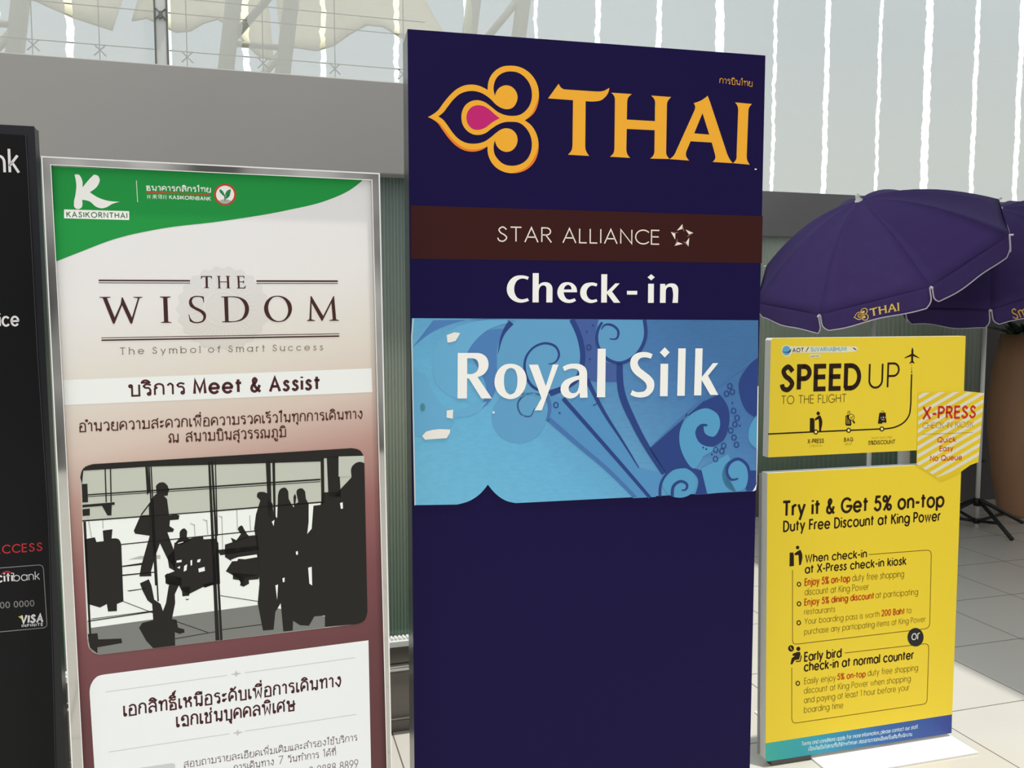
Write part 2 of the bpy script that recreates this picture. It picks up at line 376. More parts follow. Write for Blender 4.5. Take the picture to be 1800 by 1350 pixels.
# Thai: consonants sit between 0 and 5
_g('''ก 3.2 L 0,0 0,2.9|S 0,2.9 .7,3.3 .1,3.8 .6,4.7 1.7,5 2.8,4.5 3.2,3.4|L 3.2,3.4 3.2,0
ข 3.2 O .6,4.4,.5,.5|S 1.1,4.3 1.3,3.4 .6,2.7|L .6,2.7 .6,0 3.2,0 3.2,5
ค 3.6 O 1.5,2.5,.5,.5|S 1.1,2.1 .4,1.2 .2,0|S .2,0 0,3 .6,4.5 1.8,5 3.1,4.5 3.6,3|L 3.6,3 3.6,0
ง 2.8 O 1.9,4.4,.5,.5|S 2.4,4.4 2.7,3 2.4,1.2 1.8,0|L 1.8,0 0,2.2
ฉ 3.6 O .7,3.3,.5,.5|S .2,3.5 .7,4.6 1.8,5 3,4.6 3.4,3.4|L 3.4,3.4 3.4,0 1.6,.2|O 1.2,.6,.5,.5
ช 3.6 O .6,4.4,.5,.5|S 1.1,4.3 1.3,3.4 .6,2.7|L .6,2.7 .6,0 3,0 3,3.6|S 3,3.6 2.6,4.2 3.6,5.2
ณ 5.6 O .6,.6,.5,.5|S 1,.8 .8,2.6 .1,3.3 .8,4.7 1.6,5 2.6,4.4 2.8,3.2|L 2.8,3.2 2.8,0|S 2.8,0 3.6,1 4.6,.8|O 5,.5,.5,.5|L 5.5,.5 5.5,5
ด 3.6 O 1.5,2.2,.5,.5|S 1.1,1.9 .5,1 .3,0|S .3,0 0,3 .6,4.5 1.8,5 3.1,4.5 3.6,3|L 3.6,3 3.6,0
ต 3.6 O 1.5,2.2,.5,.5|S 1.1,1.9 .5,1 .3,0|S .3,0 0,3.2 .7,5 1.8,4.3 2.9,5 3.6,3.2|L 3.6,3.2 3.6,0
ถ 3.4 O .8,.6,.5,.5|S .4,.9 .3,2.6 .8,3.2 .1,3.8 .7,4.7 1.8,5 3,4.5 3.4,3.4|L 3.4,3.4 3.4,0
ท 3.6 O .5,4.4,.5,.5|L 1,4.4 1,0|L 1,0 1,2.6|S 1,2.6 2.2,4.8 3.2,5 3.6,4|L 3.6,4 3.6,0
ธ 3.2 S 0,4.4 .9,5 1.8,4.6 2.9,4.9|S 0,4.4 .5,3.5 2.4,3.2 3.1,2.2|L 3.1,2.2 3.1,0 .4,0 .4,1.6|O .9,1.9,.5,.5
น 3.8 O .5,4.4,.5,.5|L 1,4.4 1,0|S 1,.2 1.8,1.1 2.8,.8|O 3.2,.5,.5,.5|L 3.7,.5 3.7,5
บ 3.6 O .5,4.4,.5,.5|L 1,4.4 1,0 3.6,0 3.6,5
ป 3.6 O .5,4.4,.5,.5|L 1,4.4 1,0 3.6,0 3.6,7
พ 4.4 O .5,4.4,.5,.5|L 1,4.4 1.3,0 2.6,3.4 3.9,0 4.3,5
ภ 3.8 O .6,.6,.5,.5|L 1.1,.6 1.1,3|S 1.1,3 1.3,3.4 .5,3.9 1,4.7 2.1,5 3.3,4.5 3.7,3.4|L 3.7,3.4 3.7,0
ม 3.8 O .5,4.4,.5,.5|L 1,4.4 1,.5|O .6,.5,.5,.5|L 1,.3 3.8,.3|L 3.8,0 3.8,5
ย 3.4 O .8,4.4,.5,.5|S .4,4.2 .1,3.2 1.2,2.7|S 1.2,2.7 .3,2.3 .1,1 1,0|L 1,0 3.4,0 3.4,5
ร 2.6 S .1,4.2 1,5 2.5,4.7|S .1,4.2 .6,3.5 1.9,3.3 2.5,2.3|L 2.5,2.3 2.5,.6|O 2,.6,.5,.5
ล 3.6 O .7,.6,.5,.5|S .3,.9 .3,2.2 1.6,3 3.4,2.2|S .2,4.1 1.7,5 3.1,4.4 3.5,3|L 3.5,3 3.5,0
ว 2.8 S .1,4.2 1.4,5 2.5,4.3 2.8,2.6|L 2.8,2.6 2.8,.6|O 2.3,.6,.5,.5
ศ 3.8 O 1.5,2.5,.5,.5|S 1.1,2.1 .4,1.2 .2,0|S .2,0 0,3 .6,4.5 1.7,5 3,4.4 3.5,3|L 3.5,3 3.5,0|L 2.9,4.5 3.9,5.7
ษ 4.2 O .5,4.4,.5,.5|L 1,4.4 1,0 3.6,0 3.6,5|O 2.4,2.5,.5,.5|L 2.9,2.4 4.3,3.2
ส 3.6 O .7,.6,.5,.5|S .3,.9 .3,2.2 1.6,3 3.4,2.2|S .2,4.1 1.7,5 3.1,4.4 3.5,3|L 3.5,3 3.5,0|L 2.7,4.7 3.8,5.8
ห 3.8 O .5,4.4,.5,.5|L 1,4.4 1,0|S 1,2.2 2,3.2 2.9,4|O 3.1,4.4,.5,.5|S 3.4,4 2.6,3.2 3.5,2|L 3.5,2 3.5,0
อ 3.4 O .8,2.9,.5,.5|L .3,2.9 .3,0 3.3,0 3.3,3.2|S 3.3,3.2 2.8,4.6 1.7,5 .3,4.4
ฯ 3 S .2,4.4 .2,2.6 2.4,3.4 2.8,4.6|L 2.8,4.6 2.8,0
า 2 S .1,4.3 1,5 1.9,4.2|L 1.9,4.2 1.9,0
ำ 2 O -.8,6.3,.5,.5|S .1,4.3 1,5 1.9,4.2|L 1.9,4.2 1.9,0
เ .9 L .1,5 .1,.6|O .6,.6,.5,.5
แ 2.6 L .1,5 .1,.6|O .6,.6,.5,.5|L 1.8,5 1.8,.6|O 2.3,.6,.5,.5
ใ 1.4 O .4,6.6,.45,.45|S .8,6.7 1.2,7.4 1.4,6.2 1,5|L 1,5 1,0
ไ 1.5 S 1.3,7.4 .2,7 0,6.2 .9,6.2 1,5|L 1,5 1,0
ะ 1.8 O .5,3.6,.45,.45|S .9,3.5 1.2,3.9 1.8,4.2|O .5,1,.45,.45|S .9,.9 1.2,1.3 1.8,1.6''')
MARKS = {'ิ': 'S -3.2,5.8 -2.6,6.6 -1.4,6.8 -.3,5.8|L -3.2,5.8 -.3,5.8',
 'ี': 'S -3.2,5.8 -2.6,6.6 -1.4,6.8 -.3,5.8|L -3.2,5.8 -.3,5.8 -.3,7',
 'ื': 'S -3.2,5.8 -2.6,6.6 -1.4,6.8 -.2,5.8|L -3.2,5.8 -.2,5.8 -.2,7|L -.9,6 -.9,7',
 'ั': 'O -2.3,6,.4,.4|S -1.9,5.8 -1.2,5.8 -.2,6.9',
 '็': 'S -2.6,5.7 -2.8,6.5 -1.9,6.7 -1.6,6.1 -2.2,5.9|S -1.6,6.1 -.9,6.5 -.2,7.2',
 'ุ': 'O -.6,-.9,.35,.35|L -.25,-.9 -.25,-2.2', 'ู': 'O -1.7,-.9,.35,.35|L -1.35,-.9 -1.35,-2 -.2,-2 -.2,-.7'}
TONES = {'่': 'L -.4,5.8 -.4,7.2', '้': 'S -1.7,6.8 -1.2,7.1 -1,6.5 -1.5,5.9 -.6,6 0,7', '์': 'O -1.1,6.2,.4,.4|S -.8,6.5 -.6,7 -.1,7.3'}
_cache = {}
def strokes(body):
    if body in _cache: return _cache[body]
    res = []
    for s in body.split('|'):
        k, *r = s.split(' ')
        q = [tuple(map(float, t.split(','))) for t in r]
        if k == 'L': res.append(([Vector(p) for p in q], False))
        elif k == 'S': res.append((curve(['%f,%f*' % p for p in q], False, 6), False))
        elif k == 'O':
            cx, cy, rx, ry = q[0]; n = 28 if rx > 1 else 14
            res.append(([Vector((cx + rx * math.cos(2 * math.pi * i / n), cy + ry * math.sin(2 * math.pi * i / n))) for i in range(n)], True))
        elif k == 'A':
            cx, cy, rx, ry, a0, a1 = q[0]; n = 16
            res.append(([Vector((cx + rx * math.cos(R(a0 + (a1 - a0) * i / n)), cy + ry * math.sin(R(a0 + (a1 - a0) * i / n)))) for i in range(n + 1)], False))
    _cache[body] = res
    return res
def typeset(txt, w, gap, serif=False):
    """-> centre lines [(points, closed, relative weight)] and the advance width"""
    res = []; x = 0; up = False; gap = gap + .75 * w
    def emit(body, ox, oy=0):
        for pts, cl in strokes(body):
            p2 = [Vector((p.x + ox, p.y + oy)) for p in pts]
            if not cl and len(p2) > 1:   # slanted and level ends run on a little so that joins close
                d = (p2[-1] - p2[-2]).normalized(); e = (p2[0] - p2[1]).normalized()
                if abs(d.x) > .3: p2[-1] = p2[-1] + d * w * .3
                if abs(e.x) > .3: p2[0] = p2[0] + e * w * .3
            res.append((p2, cl, 1))
            if serif and not cl and len(p2) == 2 and abs(p2[0].x - p2[1].x) < .2:
                for q in p2: res.append(([q + Vector((-.8, 0)), q + Vector((.8, 0))], False, .6))
    for ch in txt:
        if ch == ' ': x += 2.9 + gap * .3; continue
        if ch in MARKS:
            emit(MARKS[ch], x - gap); up = up or ch not in 'ุู'; continue
        if ch in TONES:
            emit(TONES[ch], x - gap, 1.5 if up else 0); continue
        adv, body = GL[ch]; emit(body, x); x += adv + gap; up = False
    return res, x - gap
def inked(lines, fx, wt):
    vs = []; fs = []
    for pts, cl, k in lines:
        v, f = ribbon([fx(p) for p in pts], wt * k, cl); b = len(vs); vs += v; fs += [tuple(b + i for i in g) for g in f]
    return vs, fs
def prism(face, z, contours, y0, y1):
    """outline on the face, given real thickness from local y0 (front) to y1 (back)"""
    mb = MB(); cs = [[face.uv(*p) for p in curve(z.pts(c))] for c in contours]
    v, f = fill([[p * 1000 for p in c] for c in cs]); v = [q / 1000 for q in v]
    mb.add([(q[0], y0, q[1]) for q in v], f); mb.add([(q[0], y1, q[1]) for q in v], [g[::-1] for g in f])
    for c in cs:
        n = len(c)
        mb.add([(q[0], y0, q[1]) for q in c] + [(q[0], y1, q[1]) for q in c], [(i, (i + 1) % n, n + (i + 1) % n, n + i) for i in range(n)])
    return mb

# ================================================================== THE SETTING
YL, YR, YW = 3.325, 6.15, 6.55          # left partition, back wall, blinds
XE = on_wall(1010, 400, YL).x           # the left partition ends behind the pillar
def tile_floor():
    m = mat('floor_tile', (188, 184, 174), .22, 0, .35); n = m.node_tree; p = n.nodes['Principled BSDF']
    t = n.nodes.new('ShaderNodeTexCoord'); s = n.nodes.new('ShaderNodeSeparateXYZ'); n.links.new(t.outputs['Object'], s.inputs[0])
    ds = []
    for ax, off, per in (('X', 3.185, .54), ('Y', 3.40, .57)):
        a = n.nodes.new('ShaderNodeMath'); a.operation = 'SUBTRACT'; a.inputs[1].default_value = off
        b = n.nodes.new('ShaderNodeMath'); b.operation = 'PINGPONG'; b.inputs[1].default_value = per / 2
        n.links.new(s.outputs[ax], a.inputs[0]); n.links.new(a.outputs[0], b.inputs[0]); ds.append(b.outputs[0])
    mn = n.nodes.new('ShaderNodeMath'); mn.operation = 'MINIMUM'; n.links.new(ds[0], mn.inputs[0]); n.links.new(ds[1], mn.inputs[1])
    c = n.nodes.new('ShaderNodeMath'); c.operation = 'LESS_THAN'; c.inputs[1].default_value = .0028; n.links.new(mn.outputs[0], c.inputs[0])
    ns = n.nodes.new('ShaderNodeTexNoise'); ns.inputs['Scale'].default_value = 1.7; ns.inputs['Detail'].default_value = 5
    n.links.new(t.outputs['Object'], ns.inputs['Vector'])
    m1 = n.nodes.new('ShaderNodeMix'); m1.data_type = 'RGBA'; m1.inputs[6].default_value = (*col(196, 193, 184), 1); m1.inputs[7].default_value = (*col(206, 203, 194), 1)
    n.links.new(ns.outputs[0], m1.inputs[0])
    m2 = n.nodes.new('ShaderNodeMix'); m2.data_type = 'RGBA'; m2.inputs[7].default_value = (*col(112, 106, 98), 1)
    n.links.new(c.outputs[0], m2.inputs[0]); n.links.new(m1.outputs[2], m2.inputs[6]); n.links.new(m2.outputs[2], p.inputs['Base Color'])
    return m
fl = MB(); fl.box((-7, -6, -.1), (13, 6.9, 0))
tag(fl.build('floor', tile_floor()), 'pale square floor tiles with thin dark joints', 'floor', kind='structure')

M_FASCIA = noisy('fascia_paint', (166, 165, 162), (160, 159, 156), 3, .55, .25)
M_KICK = noisy('kick_steel', (120, 116, 110), (108, 104, 98), 5, .35, .4, 0, stretch=(1, 1, 6))
M_DARK = noisy('dark_wall', (96, 93, 92), (88, 86, 85), 4, .6, .2)
M_STEEL = mat('polished_steel', (205, 204, 200), .12, 1)
M_CHROME = mat('chrome', (186, 184, 180), .05, 1)
M_WHITEMETAL = mat('white_metal', (220, 222, 220), .4, .0, .4)
def ribbed(name, a, b, c, z0, z1, X0, wave=42):
    m = mat(name, a, .22, 0, .7); n = m.node_tree; p = n.nodes['Principled BSDF']
    t = n.nodes.new('ShaderNodeTexCoord'); s = n.nodes.new('ShaderNodeSeparateXYZ'); n.links.new(t.outputs['Object'], s.inputs[0])
    mr = n.nodes.new('ShaderNodeMapRange'); mr.inputs[1].default_value = z0; mr.inputs[2].default_value = z1; n.links.new(s.outputs['Z'], mr.inputs[0])
    r = n.nodes.new('ShaderNodeValToRGB'); e = r.color_ramp.elements
    e[0].position = 0; e[0].color = (*col(*a), 1); e[1].position = 1; e[1].color = (*col(*c), 1); k = e.new(.5); k.color = (*col(*b), 1)
    n.links.new(mr.outputs[0], r.inputs[0]); n.links.new(r.outputs[0], p.inputs['Base Color'])  # base colour ramp paints the hall's reflection up the glass
    w = n.nodes.new('ShaderNodeTexWave'); w.inputs['Scale'].default_value = wave / 6.283 * 1.0; w.bands_direction = 'X'
    n.links.new(t.outputs['Object'], w.inputs['Vector'])
    bp = n.nodes.new('ShaderNodeBump'); bp.inputs['Strength'].default_value = .35; bp.inputs['Distance'].default_value = .004
    n.links.new(w.outputs[0], bp.inputs['Height']); n.links.new(bp.outputs[0], p.inputs['Normal'])
    return m
M_RIB = ribbed('ribbed_glass', (96, 120, 104), (172, 182, 166), (128, 146, 142), .37, 2.18, 0)
M_RIB2 = ribbed('ribbed_glass_far', (94, 118, 98), (144, 160, 138), (176, 190, 178), .33, 2.28, 0)

b = MB(); b.box((-7, YL - .03, 2.18), (XE, YL + .2, 2.52))
wl = b.build('wall_left', M_FASCIA, bevel=.004); tag(wl, 'grey painted fascia band across the top of the nearer partition', 'wall', kind='structure')
b = MB(); b.box((-7, YL + .05, .37), (XE, YL + .08, 2.18))
for i in range(int((XE + 2) / .013)):
    x = -2 + i * .013; b.box((x, YL + .0475, .37), (x + .006, YL + .05, 2.18))
tag(b.build('window_2', M_RIB), 'ribbed grey green channel glass of the nearer partition', 'window', kind='structure')
b = MB(); b.box((-7, YL - .01, .345), (XE, YL + .1, .366))
for i in range(int((XE + 1) / .016)):
    b.box((-1 + i * .016, YL + .005, .366), (-1 + i * .016 + .009, YL + .04, .374))
tag(b.build('trim_1', M_WHITEMETAL), 'pale metal channel with small teeth under the ribbed glass', 'trim', kind='structure')
b = MB(); b.box((-7, YL + .01, 0), (XE, YL + .1, .345))
bl = b.build('baseboard_left', M_KICK); tag(bl, 'brushed grey kick panel below the nearer ribbed glass', 'baseboard', kind='structure')
b = MB(); b.box((-7, YL - .012, .0), (XE, YL + .01, .045)); b.build('kick_strip', M_KICK, bl)
hr = empty('handrail', (0, YL - .05, 0)); tag(hr, 'polished steel tube rail along the grey kick panel', 'rail')
b = MB(); b.tube([(-6.9, 0, .277), (XE, 0, .277)], .02, 16); b.build('rail_tube', M_CHROME, hr, smooth=True)
for x in (-2.2, -1.0, .2):
    b = MB(); b.tube([(x, 0, .277), (x, .062, .277)], .009, 10); b.build('rail_bracket', M_STEEL, hr, smooth=True)

XG = on_wall(1735, 560, YR).x
b = MB(); b.box((-7, YR - .03, 2.285), (11, YR + .12, 2.64))
tag(b.build('wall_back', noisy('fascia_far', (142, 142, 142), (134, 134, 135), 3, .55, .25), bevel=.004), 'grey painted fascia band on the far wall behind the parasols', 'wall', kind='structure')
b = MB(); b.box((-7, YR + .03, .33), (XG, YR + .06, 2.285))
for i in range(int((XG - 3) / .016)):
    x = 3 + i * .016; b.box((x, YR + .0275, .33), (x + .007, YR + .03, 2.285))
tag(b.build('window_3', M_RIB2), 'ribbed green channel glass of the far wall', 'window', kind='structure')
b = MB(); b.box((-7, YR - .01, 0), (XG, YR + .1, .33))
tag(b.build('baseboard_back', M_DARK), 'dark grey kick panel below the far ribbed glass', 'baseboard', kind='structure')
b = MB(); b.box((XG, YR - .005, 0), (11, YR + .1, 2.285))
tag(b.build('wall_right', M_DARK), 'plain dark grey wall panel at the right of the far glass', 'wall', kind='structure')
b = MB(); b.box((3.66, -7, 4.8), (14, 6.0, 5.05))
tag(b.build('shade_slab', mat('shade_slab_paint', (170, 170, 168), .7)), 'grey unseen slab added to shade the right of the hall', 'shade_slab', kind='structure')  # unseen slab, added overhead to cast the shadow on the right-hand floor

# ---- the tall glazing and its blinds
GAPS = [(-6, 10), (122, 14), (288, 26), (432, 12), (568, 9), (697, 9), (823, 14), (942, 6), (1051, 9), (1158, 9), (1265, 15), (1363, 6), (1455, 9), (1548, 6), (1633, 13), (1718, 8), (1796, 9), (1874, 9)]
def blind_mat():
    m = bpy.data.materials.new('blind_fabric'); m.use_nodes = True; n = m.node_tree; n.nodes.clear()
    o = n.nodes.new('ShaderNodeOutputMaterial'); tr = n.nodes.new('ShaderNodeBsdfTransparent'); tl = n.nodes.new('ShaderNodeBsdfTranslucent'); df = n.nodes.new('ShaderNodeBsdfDiffuse')
    tl.inputs[0].default_value = (.50, .485, .45, 1); df.inputs[0].default_value = (.62, .605, .57, 1)
    t = n.nodes.new('ShaderNodeTexCoord'); mp = n.nodes.new('ShaderNodeMapping'); mp.inputs['Scale'].default_value = (160, 1, 160)
    w = n.nodes.new('ShaderNodeTexNoise'); w.inputs['Scale'].default_value = 1.0; n.links.new(t.outputs['Object'], mp.inputs[0]); n.links.new(mp.outputs[0], w.inputs['Vector'])
    a1 = n.nodes.new('ShaderNodeMixShader'); a1.inputs[0].default_value = .5; n.links.new(df.outputs[0], a1.inputs[1]); n.links.new(tl.outputs[0], a1.inputs[2])
    mr = n.nodes.new('ShaderNodeMapRange'); mr.inputs[3].default_value = .14; mr.inputs[4].default_value = .24; n.links.new(w.outputs[0], mr.inputs[0])
    a2 = n.nodes.new('ShaderNodeMixShader'); n.links.new(mr.outputs[0], a2.inputs[0]); n.links.new(a1.outputs[0], a2.inputs[1]); n.links.new(tr.outputs[0], a2.inputs[2])
    n.links.new(a2.outputs[0], o.inputs[0]); return m
M_BLIND = blind_mat()
edges = []
for px, w in GAPS:
    edges.append((on_wall(px - w / 2, 60, YW).x, on_wall(px + w / 2, 60, YW).x))
ORD = ['leftmost', 'second', 'third', 'fourth', 'fifth', 'sixth', 'seventh', 'eighth', 'ninth', 'tenth', 'eleventh', 'twelfth', 'thirteenth', 'fourteenth', 'fifteenth', 'sixteenth', 'seventeenth']
_wr = random.Random(5)
def wob(z, k): return .003 * math.sin(z * 9 + k) + .003 * math.sin(z * 23 + 2.1 * k) + .003 * math.sin(z * 61 + 3.3 * k) + _wr.uniform(-.005, .004)
for i in range(len(GAPS) - 1):
    xa, xb = edges[i][1], edges[i + 1][0]
    ob = empty('roller_blind', (0, YW, 0))
    tag(ob, 'translucent grey window blind, %s strip from the left of the glazing' % ORD[i], 'blind', 'blind strips across the tall glazing')
    b = MB(); nz = 170; z0, z1 = 1.5, 5.6
    if i == 1: xb -= .0
    vs = []
    for j in range(nz + 1):
        z = z0 + (z1 - z0) * j / nz
        a = xa + (wob(z, i) if i != 2 else 0); c = xb + (wob(z, i + .7) if i != 1 else 0)
        vs += [(a, 0, z), ((a + c) / 2, .012, z), (c, 0, z)]
    b.add(vs, [(3 * j + k, 3 * j + k + 1, 3 * j + k + 4, 3 * j + k + 3) for j in range(nz) for k in (0, 1)])
    b.build('fabric', M_BLIND, ob, smooth=True)
    b = MB(); b.tube([(xa, 0, 5.6), (xb, 0, 5.6)], .03, 10); b.build('roller_tube', M_WHITEMETAL, ob)
    b = MB(); b.box((xa, -.008, 1.47), (xb, .008, 1.5)); b.build('bottom_bar', M_WHITEMETAL, ob)
# glazing frame with cable net
win = empty('window_1', (0, YW + .2, 0)); tag(win, 'tall glazed wall behind the blind strips', 'window', kind='structure')
def glassmat():
    m = bpy.data.materials.new('clear_glass'); m.use_nodes = True; n = m.node_tree; n.nodes.clear()
    o = n.nodes.new('ShaderNodeOutputMaterial'); tr = n.nodes.new('ShaderNodeBsdfTransparent'); gl = n.nodes.new('ShaderNodeBsdfGlossy'); gl.inputs['Roughness'].default_value = .02
    tr.inputs[0].default_value = (.95, .98, .97, 1); lw = n.nodes.new('ShaderNodeLayerWeight'); fr = n.nodes.new('ShaderNodeMath'); fr.operation = 'POWER'; fr.inputs[1].default_value = 5; n.links.new(lw.outputs['Facing'], fr.inputs[0]); mx_ = n.nodes.new('ShaderNodeMixShader')
    n.links.new(fr.outputs[0], mx_.inputs[0]); n.links.new(tr.outputs[0], mx_.inputs[1]); n.links.new(gl.outputs[0], mx_.inputs[2]); n.links.new(mx_.outputs[0], o.inputs[0]); return m
b = MB(); b.box((-4, .06, .5), (10, .072, 7)); b.build('pane', glassmat(), win)
xm0, xm1 = on_wall(276, 60, YW + .1).x, on_wall(299, 60, YW + .1).x
b = MB(); b.box((xm0, -.27, 2.3), (xm1, -.22, 7)); b.build('mullion', M_WHITEMETAL, win)
M_CABLE = mat('cable_steel', (120, 122, 118), .4, .6)
b = MB()
for x in (xm0 + .004, xm1 - .004): b.tube([(x, -.275, 2.3), (x, -.275, 7)], .006, 8)
b.build('mullion_edge', M_CABLE, win)
zc = on_wall(284, 31, YW).z
b = MB()
for s in (-1, 1):
    b.tube([((xm0 + xm1) / 2 - .03, -.28, zc + .035 * s), ((xm0 + xm1) / 2, -.29, zc), ((xm0 + xm1) / 2 + .03, -.28, zc + .035 * s)], .006, 8)
b.box(((xm0 + xm1) / 2 - .012, -.295, zc - .03), ((xm0 + xm1) / 2 + .012, -.275, zc + .015))
b.build('clip', M_CABLE, win)
zz = 2.35; k = 0
while zz < 5.6:
    b = MB(); b.tube([(-3.5, .25, zz), (1.35, .25, zz)], .004, 6); b.build('cable', M_CABLE, win)
    zz += .11 if k % 2 == 0 else .27; k += 1
for i, (px, w) in enumerate(GAPS[:6]):
    x = (edges[i][0] + edges[i][1]) / 2 + .12
    b = MB(); b.tube([(x, .22, .5), (x, .22, 7)], .004, 6)
    for z in (2.42, 3.56, 4.7):
        for s in (-1, 1): b.tube([(x - .04, .24, z - .04 * s), (x + .04, .24, z + .04 * s)], .005, 6)
    b.build('tie_rod', M_CABLE, win)
# outside: stretched membranes and steel trusses seen through the blinds
M_MEMB = noisy('membrane', (232, 222, 196), (220, 210, 186), 1.5, .8)
M_MEMB.node_tree.nodes['Principled BSDF'].inputs['Transmission Weight'].default_value = 0
M_TRUSS = mat('truss_paint', (196, 192, 180), .7)
for i, (x0, x1, zl, zr) in enumerate([(-6.5, -1.75, 5.3, 5.62), (-1.6, .35, 5.75, 5.55), (.5, 3.2, 5.8, 6.2)]):
    b = MB(); n = 10
    for u in range(n + 1):
        for v in range(n + 1):
            s, t = u / n, v / n
            z = zl + (zr - zl) * s + 3.4 * t + .25 * math.sin(math.pi * s) * (1 - t) + .14 * math.sin(11 * s + i) * (1 - t)
            b.v.append((x0 + (x1 - x0) * s, 13 + i * .8 + 5 * t, z))
    b.f = [(u * (n + 1) + v, (u + 1) * (n + 1) + v, (u + 1) * (n + 1) + v + 1, u * (n + 1) + v + 1) for u in range(n) for v in range(n)]
    o = b.build('membrane_canopy', M_MEMB, None, smooth=True, solid=.03)
    tag(o, 'cream stretched roof membrane outside, %s one seen through the blinds' % ['leftmost', 'middle', 'rightmost'][i], 'canopy', 'roof membranes outside the glazing')
for i, x in enumerate((-3.6, -.6, 2.4)):
    t = empty('steel_truss', (x, 11.5, 0)); tag(t, 'grey tubular steel truss outside the glazing, %s of the row' % ['leftmost', 'middle', 'rightmost'][i], 'truss', 'steel trusses outside the glazing')
    b = MB(); b.tube([(-.3, 0, 0), (.9, 0, 9)], .1, 10); b.build('chord', M_TRUSS, t, smooth=True)
    b = MB(); b.tube([(.35, 0, 0), (1.6, 0, 9)], .1, 10); b.build('chord', M_TRUSS, t, smooth=True)
    b = MB()
    for q in range(9):
        za, zb = q, q + 1; fa, fb = za / 9, zb / 9
        pa, pb = (-.3 + 1.2 * fa, 0, za), (.35 + 1.25 * fb, 0, zb)
        b.tube([pa, pb], .05, 8); b.tube([pb, (-.3 + 1.2 * fb, 0, zb)], .04, 8)
    b.build('web', M_TRUSS, t, smooth=True)

# ================================================================== THE SIGNS
def at_depth(x, y, d):
    r = ray(x, y); return EYE + r * d          # d metres along the view axis
WHITE = ink('white', (236, 234, 230)); CREAM = ink('cream', (232, 222, 208), k=1.1)
PURPLE = mat('print_purple', (24, 15, 66), .34, 0, .10, 1.0)
GOLD = ink('gold', (232, 166, 50)); ORANGE = ink('orange', (224, 118, 42)); MAGENTA = ink('magenta', (186, 36, 108))

# ---------------------------------------------------------------- the purple check-in pillar
pp = at_depth(722, 555, 2.25)
PF = Face((pp.x, pp.y), R(-4.1))
pillar = empty('sign_pillar', PF.o, PF.yaw)
tag(pillar, 'tall dark purple check-in pillar with gold emblem and pasted blue board', 'sign')
tl, tr = PF.uv(716.3, 51), PF.uv(1345.5, 97.5)
u0, u1 = PF.uv(722, 555)[0], PF.uv(1336, 555)[0]
ztop = (tl[1] + tr[1]) / 2
def pq(x, y): v = PF.uv(x, y); return v
b = MB()
q = [(u0 - .001, 0), (u1, 0), (tr[0], tr[1]), (tl[0], tl[1])]
b.add([(a, .004, z) for a, z in q] + [(a, .13, z) for a, z in q], [(0, 1, 2, 3), (7, 6, 5, 4), (0, 4, 5, 1), (1, 5, 6, 2), (2, 6, 7, 3), (3, 7, 4, 0)])
b.build('body', mat('pillar_side', (92, 94, 96), .28, .75, .5), pillar)
b = MB(); b.add([(a, 0, z) for a, z in q] + [(a, .004, z) for a, z in q], [(0, 1, 2, 3), (7, 6, 5, 4), (0, 4, 5, 1), (1, 5, 6, 2), (2, 6, 7, 3), (3, 7, 4, 0)])
b.build('front_panel', PURPLE, pillar)
b = MB(); b.box((u0 - .02, -.02, 0), (u1 + .02, .15, .012)); b.build('base_plate', mat('base_steel', (120, 120, 122), .35, .8), pillar)
ZA = Z(740, 100, 220 / 1350); ZB = Z(960, 140, 1 / 9); ZC = Z(1140, 160, 1 / 9)
EM_OUT = '75,650 180,580* 240,500* 310,415* 390,345* 470,308* 540,299* 620,310* 680,335* 720,357 722,300* 745,220* 800,150* 880,105* 965,95* 1060,108* 1150,155* 1220,230* 1262,325* 1272,420* 1258,520* 1215,610* 1165,655* 1120,685 1190,740* 1245,830* 1268,940* 1258,1050* 1215,1145* 1140,1215* 1050,1250* 970,1255* 880,1235* 800,1185* 745,1110* 720,1030* 718,965 650,1005* 560,1023* 470,1010* 380,960* 300,880* 230,785* 180,715* 120,670*'
EM_IN = '187,642 240,600* 290,535* 350,460* 420,400* 500,372* 560,368* 620,378* 690,410* 750,455* 810,515* 870,552* 925,565* 985,550* 1030,490* 1042,430* 1020,365* 970,318* 915,307* 850,330* 815,370* 797,420 783,350* 790,285* 830,210* 890,170* 965,157* 1050,172* 1125,225* 1175,300* 1197,400* 1185,490* 1140,570* 1065,625* 980,637* 900,625* 830,595* 760,540* 690,490* 620,468* 550,475* 490,510* 450,570* 436,645* 450,730* 500,800* 560,835* 620,842* 690,825* 760,775* 830,730* 900,705* 970,700* 1060,712* 1130,765* 1180,850* 1196,950* 1180,1040* 1130,1120* 1050,1165* 975,1175* 890,1155* 830,1105* 795,1050* 783,975* 797,900 820,965* 860,1005* 920,1025* 980,1010* 1025,960* 1042,895* 1025,830* 980,785* 915,770* 860,785* 810,820* 750,870* 680,915* 620,932* 560,937* 480,925* 400,880* 340,815* 280,730* 235,675*'
EM_DROP = '848,662 790,615* 720,555* 660,527* 610,522* 550,540* 505,590* 490,650* 510,730* 560,778* 620,787* 690,765* 770,705*'
L_T = '30,297 197,65 235,125* 285,155 780,187 900,180* 1000,130 985,200* 940,270* 870,325* 770,345* 625,340 618,1020 625,1110* 680,1207 345,1188 400,1120* 417,1030 425,325'
L_H = '1030,207 1355,228 1295,290* 1282,360 1275,632 1720,657 1722,420 1715,320* 1660,252 1978,275 1920,350* 1910,430 1898,1110 1905,1190* 1950,1255 1645,1250 1700,1190* 1713,1110 1717,800 1275,780 1268,1090 1285,1180* 1328,1238 1010,1220 1065,1160* 1080,1080 1088,340 1080,270*'
